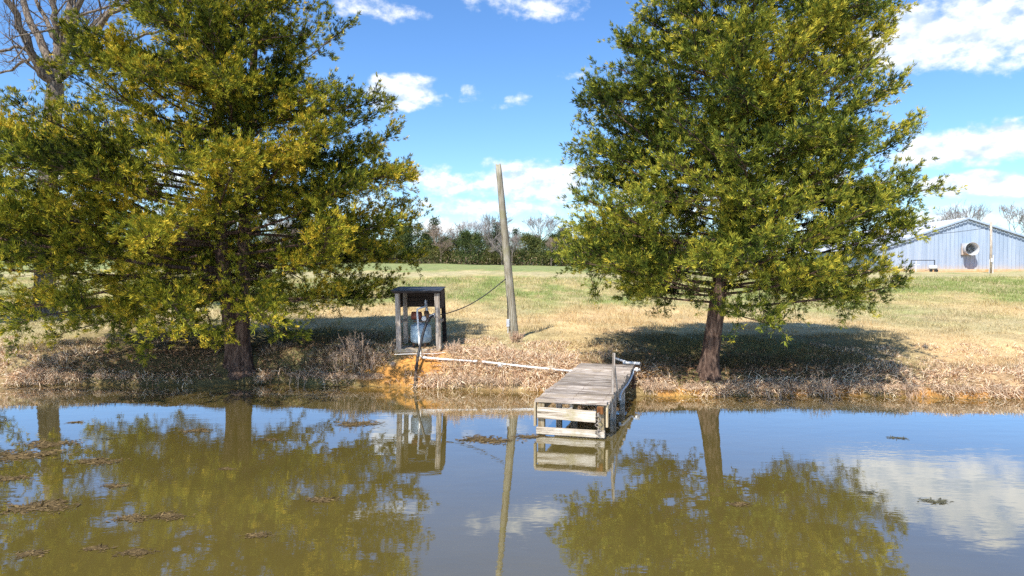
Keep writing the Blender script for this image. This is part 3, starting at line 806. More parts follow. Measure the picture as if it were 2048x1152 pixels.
# pipe gate frame and little tank trailer in front of the barn
def gp(px, py, Y): p = at(px, py, Y); return Vector((p.x, Y, gz(p.x, Y)))
ga_, gb_ = gp(1822, 537, 62.5), gp(1869, 537, 62.5)
gate = empty('pipe_gate', ga_); dv = gb_ - ga_
m = MB(); m.tube([(0, 0, 0), (0, 0, 1.05)], .035, 6).tube([(dv.x, dv.y, dv.z - .1), (dv.x, dv.y, 1.05)], .035, 6).tube([(0, 0, 1.03), (dv.x, dv.y, 1.03)], .035, 6); m.build('frame', M_DARK, gate)
m = MB(); m.tube([(.45, 0, -.05), (.45, 0, 1.0)], .03, 6).tube([(.15, 0, .62), (.8, 0, .62)], .025, 6); m.build('brace', M_WHITE, gate)
tag(gate, 'low dark pipe frame standing against the barn wall', 'gate')
c = gp(1866, 538, 61.8); cart = empty('water_cart', c)
m = MB(); m.tube([(-.35, 0, .42), (-.3, 0, .42), (.3, 0, .42), (.35, 0, .42)], [.08, .2, .2, .08], 10); m.build('tank', M_WHITE, cart, True)
for sx in (-.25, .25):
    m = MB(); m.lathe([(.02, -.04), (.13, -.05), (.15, 0), (.13, .05), (.02, .04)], 12, (sx, -.12, .12), Mx); m.build('wheel', M_HOSE, cart)
m = MB(); m.box((0, 0, .2), (.75, .22, .04)); m.tube([(-.35, 0, .2), (-.75, 0, .12)], .02, 5); m.build('frame', M_DARK, cart)
tag(cart, 'small white tank cart with black wheels under the pipe frame by the barn', 'cart')

# service pole before the barn with its wire
sp = gp(1981, 545, 57.5); pole2 = empty('service_pole', sp)
ptop = at(1979, 444, 57.5).z - sp.z
m = MB(); m.tube([(0, 0, -.2), (0.0, 0, ptop * .5), (-.06, 0, ptop)], [.11, .10, .085], 10); m.build('shaft', M_POST, pole2, True)
m = MB(); m.tube([(.16, -.05, 0), (.16, -.05, 1.55)], .03, 6).tube([(-.15, -.05, 0), (-.15, -.05, 1.2)], .02, 6); m.box((0, -.15, 1.1), (.18, .1, .3), ch=.02); m.build('meter_conduit', M_WHITE, pole2)
tag(pole2, 'straight grey wooden service pole in front of the metal barn', 'pole')
m = MB(); a = Vector((sp.x - .1, 57.5, sp.z + ptop - .45)); b = at(1700, 462, 64)
m.tube([a.lerp(b, t) - Vector((0, 0, math.sin(t * math.pi) * .5)) for t in [i / 12 for i in range(13)]], .018, 4)
tag(m.build('overhead_wire', M_DARK), 'thin dark wire sagging left from the service pole past the barn roof', 'wire')

# ------------------------------------------------------------------ leaning pole
PY = 15.0
pb = at(1029, 683, PY); pz = gz(pb.x, PY)
pole = empty('leaning_pole', (pb.x, PY, pz)); pt = at(996.5, 329, PY - .25) - Vector((pb.x, PY, pz))
m = MB(); N = 16; V = []; F = []; n = 20
rs = np.random.default_rng(77)
for i in range(N + 1):
    t = -.06 + 1.06 * i / N; c = pt * t; r = .102 * (1 - t) + .062 * t + (.01 if i == 0 else 0)
    for j in range(n):
        a = 2 * math.pi * j / n; rr = r * (1 + rs.normal(0, .02) + .03 * math.sin(3 * a + 1)); V.append((c.x + rr * math.cos(a), c.y + rr * math.sin(a), c.z + (rs.uniform(-.03, .02) if i == N else 0)))
V.append(tuple(pt + Vector((0, 0, -.005))))
for i in range(N):
    for j in range(n): F.append((i * n + j, i * n + (j + 1) % n, (i + 1) * n + (j + 1) % n, (i + 1) * n + j))
for j in range(n): F.append((N * n + j, N * n + (j + 1) % n, len(V) - 1))
me = bpy.data.meshes.new('shaft'); me.from_pydata(V, [], F); me.polygons.foreach_set('use_smooth', [True] * len(F)); link('shaft', me, M_POLE, pole)
def onpole(px, py, dy=-.12): p = at(px, py, PY + dy); return p - Vector((pb.x, PY, pz))
m = MB(); q = onpole(1016, 646); m.box(q, (.07, .06, .17), ch=.008); m.tube([q + Vector((0, 0, -.08)), q + Vector((.0, 0, -.22))], .014, 6); m.build('switch_box', M_GALV, pole)
m = MB(); m.tube([onpole(1012.5, 557), onpole(1015, 560), onpole(1015.5, 600), onpole(1015, 640)], .010, 6); m.build('conduit', M_HOSE, pole)
for (a, b) in ((1019, 543), (1027, 608), (1006, 430), (1010, 480)):
    m = MB(); q = onpole(a, b, -.105); m.lathe([(.001, .02), (.012, .015), (.012, -.02)], 8, q, Mx); m.build('bolt', M_IRON, pole)
tag(pole, 'tall grey wooden pole leaning left, standing in the grass between both cedars', 'pole')

# ------------------------------------------------------------------ pump shelter
SY = 13.65; sb = at(787, 700, SY); SW, SD = .90, .86; SZ = .64
shx0 = at(787, 583, SY).x; 
shed = empty('pump_shelter', (shx0, SY, SZ)); ztop = at(787, 583, SY).z - SZ
HB = ztop + .05
def post(x, y, h, wd=.09, mat=M_POST, lean=(0, 0)):
    mm = MB(); mm.bar((0, 0, 0), (lean[0], lean[1], h), wd, wd, 0, .006); return mm.build('post', mat, shed, loc=(x, y, 0))
post(.05, .05, HB - .085, .095, M_POST, (-.03, .0)).location.x = .10
post(SW - .05, .05, HB - .085, .10, M_POST, (-.035, 0)).location.x = SW + .0
post(.10, SD - .05, HB - .02, .09, M_POST, (-.02, 0)).location.x = .12
post(SW - .02, SD - .05, HB - .02, .085, M_DARKWOOD, (-.05, 0)).location.x = SW + .05
m = MB(); M3 = Matrix.Rotation(R(2.6), 3, 'X'); m.box((SW / 2, SD / 2, HB - .012), (SW + .10, SD + .14, .022), M3, .004); m.build('roof_sheet', M_TAR, shed)
m = MB(); m.box((SW / 2, -.035, HB - .058), (SW + .05, .022, .05), None, .004); m.build('fascia', M_DARKWOOD, shed)
m = MB(); m.box((SW / 2 + .04, SD - .0, HB - .22), (SW - .02, .02, .38)); m.build('back_panel', M_DARKWOOD, shed)
m = MB(); m.box((.055, SD / 2 + .02, HB - .22), (.02, SD - .18, .36)); m.build('side_panel', M_DARKWOOD, shed)
m = MB(); m.box((SW + .03, SD / 2 + .02, HB - .22), (.02, SD - .18, .36)); m.build('side_panel', M_DARKWOOD, shed)
m = MB(); m.bar((.10, .08, .55), (.11, SD - .07, .55), .035, .06); m.build('brace', M_POST, shed)
m = MB(); m.bar((SW - .01, .08, .55), (SW + .01, SD - .07, .55), .035, .06); m.build('brace', M_POST, shed)
m = MB(); m.box((SW / 2 + .02, .03, -.015), (SW + .02, .05, .08), None, .005); m.build('sill_board', M_TIMBER, shed)
m = MB(); m.box((SW / 2 + .04, SD, -.01), (SW, .05, .10), None, .005); m.build('sill_board', M_TIMBER, shed)
for sx in (.07, SW + .03):
    m = MB(); m.box((sx, SD / 2 + .02, -.012), (.05, SD - .1, .09), None, .005); m.build('sill_board', M_TIMBER, shed)
tag(shed, 'open wooden pump shelter with black felt roof on four weathered posts', 'shelter')
m = MB(); m.box((0, 0, 0), (.80, .70, .16), None, .02, .006)
tag(m.build('concrete_slab', M_CONC, loc=(shx0 + .50, SY + .46, SZ - .06)), 'rough concrete slab under the blue tank inside the pump shelter', 'slab')

# pressure tank
TY = 14.0; tp_ = at(842, 686, TY); tank = empty('pressure_tank', (tp_.x, TY, SZ + .05))
tb = tp_.z - (SZ + .05); th = at(842, 648, TY).z - tp_.z
m = MB(); r = .215
m.lathe([(.001, tb), (r * .7, tb + .005), (r * .95, tb + .03), (r, tb + .07), (r, tb + .12), (r * 1.012, tb + .125), (r * 1.012, tb + .135), (r, tb + .14), (r, th + tb - .07), (r * .95, th + tb - .035), (r * .8, th + tb - .01), (r * .5, th + tb + .012), (.001, th + tb + .02)], 40)
m.build('body', M_TANK, tank, True)
for k in range(4):
    a = k * math.pi / 2 + .6; m = MB(); m.bar((.17 * math.cos(a), .17 * math.sin(a), -.0), (.165 * math.cos(a), .165 * math.sin(a), tb + .05), .05, .012, a); m.build('leg', M_IRON, tank)
m = MB(); m.tube([(0, 0, th + tb + .0), (0, 0, th + tb + .05)], .05, 12); m.build('neck', M_GALV, tank, True)
tag(tank, 'squat faded blue pressure tank on short legs inside the pump shelter', 'tank')
# pump
pz0 = SZ + .05 + tb + th + .05
pump = empty('water_pump', (tp_.x + .10, TY, pz0))
m = MB(); m.box((-.08, 0, .01), (.34, .18, .02), None, .003); m.build('base_plate', M_IRON, pump)
m = MB(); m.tube([(-.30, .02, .12), (-.29, .02, .12), (-.10, .02, .12), (-.08, .02, .12)], [.05, .085, .085, .05], 16); m.build('motor', M_MOTOR, pump, True)
m = MB(); m.lathe([(.02, -.05), (.10, -.045), (.115, -.01), (.115, .01), (.09, .045), (.03, .05)], 18, (.03, 0, .12), Matrix.Rotation(R(78), 3, 'Y')); m.build('volute', M_IRON, pump, True)
m = MB(); m.tube([(.02, 0, .2), (.02, 0, .26), (.02, 0, .30)], [.035, .03, .022], 10).tube([(.02, 0, .30), (.02, 0, .44)], .017, 8); m.build('riser_pipe', M_GALV, pump, True)
m = MB(); m.tube([(.06, -.03, .1), (.17, -.06, .13)], [.045, .035], 10); m.tube([(.15, -.05, .12), (.21, -.07, .145)], .05, 8); m.build('suction_fitting', M_GALV, pump)
m = MB(); m.lathe([(.045, 0), (.05, .01), (.05, .03), (.03, .035), (.001, .035)], 14, (-.02, -.11, .07), Mx); m.build('pressure_gauge', M_PVC, pump)
tag(pump, 'small rusty red and brown water pump mounted above the blue tank', 'pump')
# white discharge pipe
def A(px, py, Y): return at(px, py, Y)
m = MB()
m.tube([A(851, 600, 13.95), A(851, 613, 13.95), A(850, 613.5, 13.9), A(837, 617, 13.8), A(834.5, 619, 13.78), A(834.5, 626, 13.76), A(840, 700, 13.62), A(841, 712, 13.55), A(845, 715, 13.5), A(848, 715, 13.48)], .019, 10)
tag(m.build('discharge_pipe', M_PVC, smooth=True), 'white plastic pipe rising from the slope to the pump in front of the tank', 'pipe')
for k, (a, b) in enumerate((((848, 715.2), (952, 722.5)), ((966, 723.5), (1146, 742.5)))):
    p = on_ground(a[0], a[1], .13); q = on_ground(b[0], b[1], .13)
    m = MB(); m.tube([p, p.lerp(q, .5) - Vector((0, 0, .006)), q], .020, 10); pipe = empty('water_pipe', p); o = m.build('tube', M_PVC, pipe, True); o.location = -p
    for t in ([.02, .99] if k == 0 else [.01, .32 * .6, .985]):
        m = MB(); c = p.lerp(q, t); dd = (q - p).normalized(); m.tube([c - dd * .035, c + dd * .035], .027, 10); o = m.build('coupling', M_PVC, pipe, True); o.location = -p
    if k == 1:
        m = MB(); c = p.lerp(q, .195); m.lathe([(.02, -.08), (.045, -.07), (.05, -.01), (.03, .01)], 10, c); o = m.build('valve', M_GALV, pipe, True); o.location = -p
    tag(pipe, ['white plastic pipe lying on the bank between the shelter and the gap in the grass', 'long white plastic pipe with a valve lying on the bank towards the dock'][k], 'pipe')
# black suction hose
m = MB(); pts = [A(866, 632, 13.80), A(858, 638, 13.62), A(851, 652, 13.52), A(846, 668, 13.47), A(842, 685, 13.42), A(838, 702, 13.36), A(835, 716, 13.30)]
def smooth_pts(p, k=4):
    out = []
    for i in range(len(p) - 1):
        p0, p1, p2, p3 = p[max(i - 1, 0)], p[i], p[i + 1], p[min(i + 2, len(p) - 1)]
        for j in range(k):
            t = j / k; out.append(.5 * ((2 * p1) + (p2 - p0) * t + (2 * p0 - 5 * p1 + 4 * p2 - p3) * t * t + (3 * p1 - p0 - 3 * p2 + p3) * t ** 3))
    out.append(p[-1]); return out
hose = empty('suction_hose', A(835, 716, 13.30)); hp = hose.location.copy()
m.tube(smooth_pts(pts), .027, 10); o = m.build('hose', M_HOSE, hose, True); o.location = -hp
m = MB(); pts = [A(835, 716, 13.30), A(833, 735, 13.20), A(831, 752, 13.08), A(830, 768, 12.97), A(829, 780, 12.88)]; 
m.tube(smooth_pts(pts), [.03 + .006 * math.sin(i * 2.1) for i in range(17)], 10); o = m.build('muddy_end', M_MUDHOSE, hose, True); o.location = -hp
tag(hose, 'thick black hose curving from the pump down the bank into the pond', 'hose')
# power cable
m = MB(); a = A(1012.5, 557, PY - .13); b = A(868, 631, 14.0)
pts = []
for px, py in ((1012.5, 557), (1000, 567), (980, 583), (960, 597), (940, 609), (920, 618), (900, 625), (888, 628), (868, 631)):
    t = (1012.5 - px) / (1012.5 - 868); pts.append(A(px, py, (PY - .13) * (1 - t) + 14.0 * t))
m.tube(smooth_pts(pts, 3), .011, 6); tag(m.build('power_cable', M_HOSE, smooth=True), 'thin black cable hanging between the leaning pole and the pump shelter', 'cable')
# white cord along the slab, loose stones
m = MB(); m.tube(smooth_pts([A(789, 709, 13.42), A(815, 708, 13.44), A(840, 707.5, 13.45), A(870, 707, 13.5), A(900, 704, 13.62)]), .006, 5)
tag(m.build('white_cord', M_PVC), 'thin white cord lying along the front sill of the pump shelter', 'cord')
def stone(px, py, Y, s, label, seed):
    rs = np.random.default_rng(seed); import bmesh
    bm = bmesh.new(); bmesh.ops.create_icosphere(bm, subdivisions=2, radius=1)
    for v in bm.verts: v.co = Vector((v.co.x * s[0], v.co.y * s[1], v.co.z * s[2])) * (1 + rs.normal(0, .09))
    me = bpy.data.meshes.new('stone'); bm.to_mesh(me); bm.free()
    p = at(px, py, Y); tag(link('stone', me, M_ROCK, loc=(p.x, Y, gz(p.x, Y) + s[2] * .35), rot=(0, 0, rs.uniform(0, 6))), label, 'stone')
stone(786, 702, 13.6, (.09, .06, .05), 'pale flat stone at the left foot of the pump shelter', 1)
stone(1101, 742, 12.95, (.10, .08, .075), 'pale brown stone under the white pipe left of the dock', 2)
stone(859, 771, 12.98, (.085, .06, .05), 'pale stone at the waterline right of the black hose', 3)
stone(578, 768, 13.15, (.05, .04, .03), 'small pale stone at the waterline under the left cedar', 4)

# ------------------------------------------------------------------ dock
DZ = .49
o1 = on_z(1073, 799, DZ); o2 = on_z(1163, 727, DZ); o3 = on_z(1209, 811, DZ)
ldir = Vector((o2.x - o1.x, o2.y - o1.y, 0)); DL = ldir.length + .1; ang = math.atan2(-(ldir.x), ldir.y)
DW = .95
dock = empty('wooden_dock', (o1.x, o1.y, 0), ang)      # local x across, y towards the bank
npl = 27; pw = DL / npl; variants = []
for k in range(6):
    mm = MB(); N = 7; V = []; F = []
    L = DW + .05; hw = pw / 2 - .008
    rs = np.random.default_rng(300 + k); sec = [(-hw, -.019), (hw, -.019), (hw, .014), (hw - .006, .019), (-hw + .006, .019), (-hw, .014)]
    e0, e1 = rs.uniform(-.03, .02), rs.uniform(-.02, .03)
    for i in range(N):
        x = (e0 + (L + e1 - e0) * i / (N - 1)) - .025
        for (a, b) in sec: V.append((x + rs.uniform(-.006, .006) * (i in (0, N - 1)), a + rs.normal(0, .0018), b + rs.normal(0, .0015)))
    for i in range(N - 1):
        for j in range(6): F.append((i * 6 + j, (i + 1) * 6 + j, (i + 1) * 6 + (j + 1) % 6, i * 6 + (j + 1) % 6))
    F.append(tuple(range(6))); F.append(tuple((N - 1) * 6 + j for j in range(6))[::-1])
    me = bpy.data.meshes.new('plank'); me.from_pydata(V, [], F); variants.append(me); me.materials.append(M_PLANK)
for i in range(npl):
    o = link('plank', variants[random.randrange(6)], None, dock, (random.uniform(-.012, .012), (i + .5) * pw, DZ - .019 + random.uniform(-.006, .006)), (random.uniform(-.05, .05), random.uniform(-.009, .009), random.uniform(-.013, .013)))
# nail heads
m = MB()
for i in range(npl):
    for sx in (.045, DW * .5, DW - .045):
        for dy in (-.035, .035):
            m.lathe([(.001, .003), (.005, .002), (.005, -.002)], 5, (sx + random.uniform(-.01, .01), (i + .5) * pw + dy, DZ + .001))
tag(m.build('nail_heads', M_IRON, dock), kind='stuff')
def dbar(name, c, s, mat, ch=.005, rot=None):
    mm = MB(); mm.box((0, 0, 0), s, None, ch, .0015); return mm.build(name, mat, dock, loc=c, rot=rot)
JZ = DZ - .04
for sx in (.065, DW * .5, DW - .04):
    mm = MB(); mm.box((0, 0, 0), (DL - .06, .045, .12), None, .004); mm.build('joist', M_TIMBER if sx < .8 else M_POST, dock, loc=(sx, DL / 2 + .03, JZ - .063), rot=(0, 0, R(90)))
dbar('face_board', (DW * .44, .000, DZ - .185), (DW * .86, .038, .155), M_TIMBER, .006, (0, R(1.0), 0))
dbar('lower_board', (DW * .5, -.005, .065), (DW + .0, .045, .10), M_TIMBER, .008, (0, R(-.4), 0))
for sx, mt in ((.06, M_POSTW), (DW - .06, M_POSTW)):
    mm = MB(); mm.box((0, 0, 0), (.088, .088, .95), None, .006, .002); mm.build('post', mt, dock, loc=(sx, .068, -.03 + .0))
mm = MB(); mm.box((0, 0, 0), (.085, .05, .10), None, .006); mm.build('joist_end', M_RUSTWOOD, dock, loc=(DW - .065, -.004, DZ - .10))
mm = MB(); mm.box((0, 0, 0), (.03, .075, .33), None, .004); mm.build('side_cleat', M_POSTW, dock, loc=(-.022, .02, DZ - .205))
mm = MB(); mm.box((0, 0, 0), (.03, .085, .30), None, .004); mm.build('side_cleat', M_POSTW, dock, loc=(DW + .02, .08, DZ - .19))
for (sx, sy) in ((.30, 1.25), (DW - .05, 1.25), (.06, 1.25), (.06, 2.45), (DW - .05, 2.45), (.5, 2.4)):
    mm = MB(); mm.box((0, 0, 0), (.085, .085, 1.15), None, .006); mm.build('post', M_POST, dock, loc=(sx, sy, JZ - .58))
for sy in (1.19, 2.39):
    mm = MB(); mm.box((0, 0, 0), (DW, .04, .12), None, .004); mm.build('cross_beam', M_POST, dock, loc=(DW / 2, sy, JZ - .19))
# side stringer seen on the right
mm = MB(); mm.box((0, 0, 0), (DL - .1, .035, .10), None, .004); mm.build('stringer', M_POST, dock, loc=(DW - .002, DL / 2 + .15, JZ - .056), rot=(0, 0, R(90)))
# leaning upright board and its brace
def dl(p):     # world to dock local
    q = Matrix.Rotation(-ang, 3, 'Z') @ (p - Vector((o1.x, o1.y, 0))); return q
yb = 9.86
mm = MB(); a = dl(at(1222.5, 827, yb)); b = dl(at(1228, 706, yb)); mm.bar(a, b, .055, .030, R(8)); mm.build('upright_board', M_POST, dock)
mm = MB(); a = dl(at(1229, 732, yb + .06)); b = dl(at(1237, 800, yb + .32)); mm.bar(a, b, .022, .03); mm.build('brace', M_POST, dock)
# rope on the front right post
mm = MB(); rp = [Vector((DW - .10 + .03 * math.sin(i * 1.9), -.045 - .004 * (i % 2), .36 - i * .028)) for i in range(13)]
mm.tube(smooth_pts(rp, 3), .006, 5); rp = [Vector((DW - .07 - .025 * math.sin(i * 1.5), -.05, .37 - i * .028)) for i in range(12)]; mm.tube(smooth_pts(rp, 3), .006, 5)
mm.v = [tuple(Matrix.Rotation(ang, 3, 'Z') @ Vector(v) + Vector((o1.x, o1.y, 0))) for v in mm.v]
tag(mm.build('rope', M_POST), 'grey frayed rope looped over the front right post of the dock', 'rope')
tag(dock, 'weathered grey wooden dock reaching from the bank into the pond', 'dock')
# pvc behind and beside the dock
m = MB(); pv = empty('elbow_pipe', A(1280, 727, 12.7)); hp = pv.location.copy()
m.tube([A(1231, 717, 13.0), A(1250, 723, 12.85), A(1256, 725.5, 12.8)], .022, 10).tube([A(1248, 725, 12.8), A(1280, 727, 12.7)], .028, 10); o = m.build('tube', M_PVC, pv, True); o.location = -hp
m = MB(); m.tube([A(1246, 725, 12.81), A(1254, 725.5, 12.79)], .036, 10); o = m.build('elbow', M_PVC, pv, True); o.location = -hp
tag(pv, 'white plastic pipe with elbow at the shore end of the dock', 'pipe')
m = MB(); m.tube([A(1262, 740, 12.5), A(1280, 739, 12.5)], .022, 8).tube([A(1273, 735, 12.5), A(1274, 743, 12.48)], .028, 8)
tag(m.build('pipe_stub', M_PVC, smooth=True), 'short white pipe stub with a tee right of the dock', 'pipe')
m = MB(); m.tube(smooth_pts([A(1267, 741, 12.4), A(1262, 755, 12.1), A(1254, 769, 11.6), A(1245, 780, 11.2), A(1240, 790, 11.0), A(1240, 800, 10.9)]), .022, 10)
tag(m.build('drain_hose', M_PVCG, smooth=True), 'pale curved hose running down beside the right side of the dock', 'hose')
m = MB(); p = at(1268, 742, 12.35); m.tube([(p.x, 12.35, gz(p.x, 12.35) - .3), (p.x, 12.35, p.z)], .03, 8)
tag(m.build('stake', M_CBARK), 'dark wooden stake in the shallows right of the dock', 'stake')

# ------------------------------------------------------------------ grasses
def inter_mask(x, y):
    """1 where loose straw may stand (not inside shelter slab or trunks)"""
    k = np.ones_like(x)
    k[(x > shx0 + .02) & (x < shx0 + SW + .12) & (y > SY - .0) & (y < SY + SD + .05)] = 0
    k[np.hypot(x - RX, y - RY) < .3] = 0; k[np.hypot(x - LX, y - LY) < .4] = 0
    # bare clay slope before the shelter
    k[(np.hypot((x + 2.3) / .75, (y - 13.28) / .36) < 1) & (rng.random(len(x)) < .93)] = 0
    return k > 0
def bank_straw(n):
    x = rng.uniform(-11.5, 10.5, n); s = rng.uniform(0, 1, n) ** 1.25 * 2.3 + .01
    cl = fbm(x * 2.2, s * 2.2 + 3, 3, 91); y = shore(x) + s
    keep = (rng.random(n) < sst(cl, .38, .56) * .92 + .08) & inter_mask(x, y)
    shade_l = np.exp(-(((x + 6.1) / 3.0) ** 6)); shade_r = np.exp(-(((x - 4.4) / 2.3) ** 6))
    keep &= rng.random(n) > shade_l * (.88 + .09 * (s > .3)) * (fbm(x * .9, s, 2, 17) > .30)
    keep &= rng.random(n) > shade_r * (.93 * (s > .38) + .55 * (s <= .38) * (fbm(x * 1.1 + 4, s, 2, 19) > .45))
    x, y, s, cl = x[keep], y[keep], s[keep], cl[keep]; n = len(x)
    P = np.stack([x, y, ground(x, y) - .01], 1)
    ev = 1 - sst(s, .15, .7)
    near = ((x > -3.6) & (x < 1.3)).astype(float)
    D = unit(rng.normal(0, .62, (n, 3)) * np.array([1, .8, .35]) + np.array([0, -.25, .55]) * 1.0 + ev[:, None] * np.array([0, -.35, -.12]))
    L = rng.uniform(.06, .20, n) * (1 + .45 * ev + .3 * near) * (.5 + 1.0 * cl) * (1 - .5 * sst(s, .6, 1.4))
    bend = rng.normal(0, .5, (n, 3)) + np.array([0, -.3, -1.0]) * (.3 + .9 * ev[:, None])
    pal = np.array([[.84, .62, .42], [.92, .78, .58], [.66, .43, .26], [.38, .22, .13], [.82, .64, .36]])
    C = pal[rng.choice(5, n, p=[.30, .24, .2, .14, .12])] * rng.uniform(.7, 1.15, (n, 1))
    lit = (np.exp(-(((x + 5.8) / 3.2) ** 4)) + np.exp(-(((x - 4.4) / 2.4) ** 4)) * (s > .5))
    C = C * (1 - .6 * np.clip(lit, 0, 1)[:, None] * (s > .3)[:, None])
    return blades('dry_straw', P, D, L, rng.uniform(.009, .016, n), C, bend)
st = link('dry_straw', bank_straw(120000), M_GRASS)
tag(st, 'matted dry straw hanging over the pond bank', 'dry grass', None, 'stuff')
def field_grass(n):
    # density falls with distance
    y = 12.3 + 34 * rng.uniform(0, 1, n) ** 1.9; x = rng.uniform(-.92, .92, n) * y
    ok = (y > shore(x) + .8) & inter_mask(x, y); x, y = x[ok], y[ok]
    cl = fbm(x * 1.8, y * 1.8, 3, 33); ok = rng.random(len(x)) < .35 + .65 * sst(cl, .35, .6); x, y, cl = x[ok], y[ok], cl[ok]; n = len(x)
    C = ground_colour(x, y) * rng.uniform(.75, 1.3, (n, 1)); 
    tn = (rng.random(n) < .35) & (C.sum(1) > .62); C[tn] = np.array([.56, .45, .26]) * rng.uniform(.8, 1.2, (tn.sum(), 1))
    P = np.stack([x, y, ground(x, y) - .008], 1); k = (1 + (y - 12) / 22)
    D = unit(rng.normal(0, .45, (n, 3)) * np.array([1, 1, .2]) + np.array([0, 0, .8]))
    return blades('field_grass', P, D, rng.uniform(.025, .075, n) * (.6 + .8 * cl) * k * (1 + 1.1 * sst(cl, .56, .72)), rng.uniform(.006, .013, n) * k, np.clip(C, 0, 1))
tag(link('field_grass', field_grass(330000), M_GRASS), 'short winter grass of the open field', 'grass', None, 'stuff')
# dead leaves under the cedars
n = 24000; x = np.concatenate([rng.normal(-5.8, 2.4, n // 2), rng.normal(4.3, 1.8, n // 2)]); y = shore(x) + np.abs(rng.normal(.5, .7, n)) + .12
ok = inter_mask(x, y); x, y = x[ok], y[ok]; n = len(x)
P = np.stack([x, y, ground(x, y) + .006], 1); D = unit(rng.normal(0, 1, (n, 3)) * np.array([1, 1, .3]))
C = np.array([[.34, .19, .10], [.42, .27, .16], [.20, .11, .06]])[rng.choice(3, n)] * rng.uniform(.7, 1.2, (n, 1))
tag(link('leaf_litter', blades('leaf_litter', P, D, rng.uniform(.03, .08, n), rng.uniform(.015, .035, n), C), M_GRASS), 'brown leaf litter under the cedars', 'leaf litter', None, 'stuff')

# tall dead stalks: each clump one plant
def weed_clump(px, py, Y, n, h, spread, label, seed, group=None):
    rs = np.random.default_rng(seed); p = at(px, py, Y); root = empty('dead_weed', (p.x, Y, gz(p.x, Y) - .02)); mm = MB(); PP = []; DD = []
    for i in range(n):
        b = np.array([rs.normal(0, spread * .4), rs.normal(0, spread * .3), 0]); d = unit(np.array([rs.normal(.05, .22), rs.normal(0, .2), 1])); L = h * rs.uniform(.5, 1.05)
        q = [b + d * L * t + np.array([rs.normal(0, .02), rs.normal(0, .02), 0]) * t for t in (0, .35, .7, 1)]
        mm.tube(q, [.0055, .0045, .0035, .002], 3, False)
        for k in range(7):
            t = rs.uniform(.35, 1); c = q[0] + (q[3] - q[0]) * t; sd2 = unit(d + rs.normal(0, .6, 3)); e = c + sd2 * L * .14
            mm.tube([c, e], [.003, .0015], 3, False); PP += [e, c]; DD += [sd2, d]
    me = mm.mesh('stalks'); ca = me.color_attributes.new('tint', 'FLOAT_COLOR', 'POINT'); V = np.ones((len(me.vertices), 4), np.float32); V[:, :3] = (.58, .42, .28); ca.data.foreach_set('color', V.ravel())
    link('stalks', me, M_GRASS, root); P = np.repeat(np.array(PP), 2, 0); k = len(P); D = unit(np.repeat(np.array(DD), 2, 0) + rs.normal(0, .6, (k, 3)))
    link('seed_heads', blades('seed_heads', P, D, rs.uniform(.02, .06, k), rs.uniform(.004, .010, k), np.array([.60, .42, .30]) * rs.uniform(.7, 1.2, (k, 1))), M_GRASS, root)
    for ch in root.children: ch['kind'] = 'stuff'
    tag(root, label, 'weed', group)
weed_clump(712, 712, 13.7, 20, .62, .3, 'tall dry weeds standing left of the pump shelter, tallest clump', 1)
weed_clump(690, 712, 13.6, 18, .40, .4, 'shorter dry weeds between the left cedar trunk and the tall weeds', 2)
weed_clump(590, 745, 13.4, 12, .34, .3, 'thin dry stalks right of the twin cedar trunk', 3)
weed_clump(738, 715, 13.5, 14, .36, .25, 'dry weeds close to the left post of the pump shelter', 4)
weed_clump(905, 702, 13.6, 12, .26, .2, 'small dry weeds at the right foot of the pump shelter', 5)
weed_clump(1032, 685, 14.8, 34, .26, .16, 'dry grass tuft hugging the foot of the leaning pole', 6)
weed_clump(1645, 775, 12.2, 14, .52, .3, 'tall thin dry weeds on the bank right of the right cedar', 7)
weed_clump(1560, 790, 12.0, 10, .34, .25, 'dry weeds at the waterline right of the right cedar trunk', 8)
weed_clump(1830, 790, 12.0, 10, .30, .3, 'dry weeds at the waterline in front of the barn field', 9)
weed_clump(1215, 705, 13.4, 10, .28, .2, 'small dry weeds behind the shore end of the dock', 10)
weed_clump(1300, 780, 12.2, 14, .30, .25, 'scrubby weed tuft beside the stake right of the dock', 11)
weed_clump(60, 770, 13.3, 12, .28, .5, 'pale weeds at the waterline at the left edge of the photo', 12)

# drifted straw tussocks at the waterline
def tussock(px, py, n, r, label, seed, group):
    rs = np.random.default_rng(seed); p = on_z(px, py, .0); yy = float(shore(p.x)) + .10; z = gz(p.x, yy)
    P = np.stack([rs.normal(0, r * .35, n), rs.normal(0, r * .25, n), rs.uniform(-.02, .05, n)], 1)
    D = unit(np.stack([rs.normal(0, .7, n), rs.normal(-.45, .5, n), rs.uniform(.2, 1, n)], 1)); bend = np.stack([rs.normal(0, .4, n), rs.normal(-.5, .3, n), rs.uniform(-1.9, -.8, n)], 1)
    C = np.array([[.64, .47, .32], [.55, .38, .24], [.72, .58, .42]])[rs.choice(3, n)] * rs.uniform(.7, 1.15, (n, 1))
    tag(link('grass_tussock', blades('grass_tussock', P, D, rs.uniform(.08, .22, n), rs.uniform(.006, .012, n), C, bend), M_GRASS, loc=(p.x, yy, z)), label, 'grass tuft', group)
k = 0
for px in list(range(560, 1060, 30)) + list(range(1300, 2050, 36)) + list(range(10, 200, 45)):
    if 745 < px < 850 or 1180 < px < 1260: continue
    q = px + random.uniform(-12, 12); side = 'between the left cedar and the dock' if 540 < px < 1080 else ('right of the dock' if px > 1200 else 'at the far left of the bank')
    tussock(q, 785, random.randint(140, 300), random.uniform(.16, .34), 'drooping straw tussock at the waterline ' + side, 500 + px, 'straw tussocks ' + side)

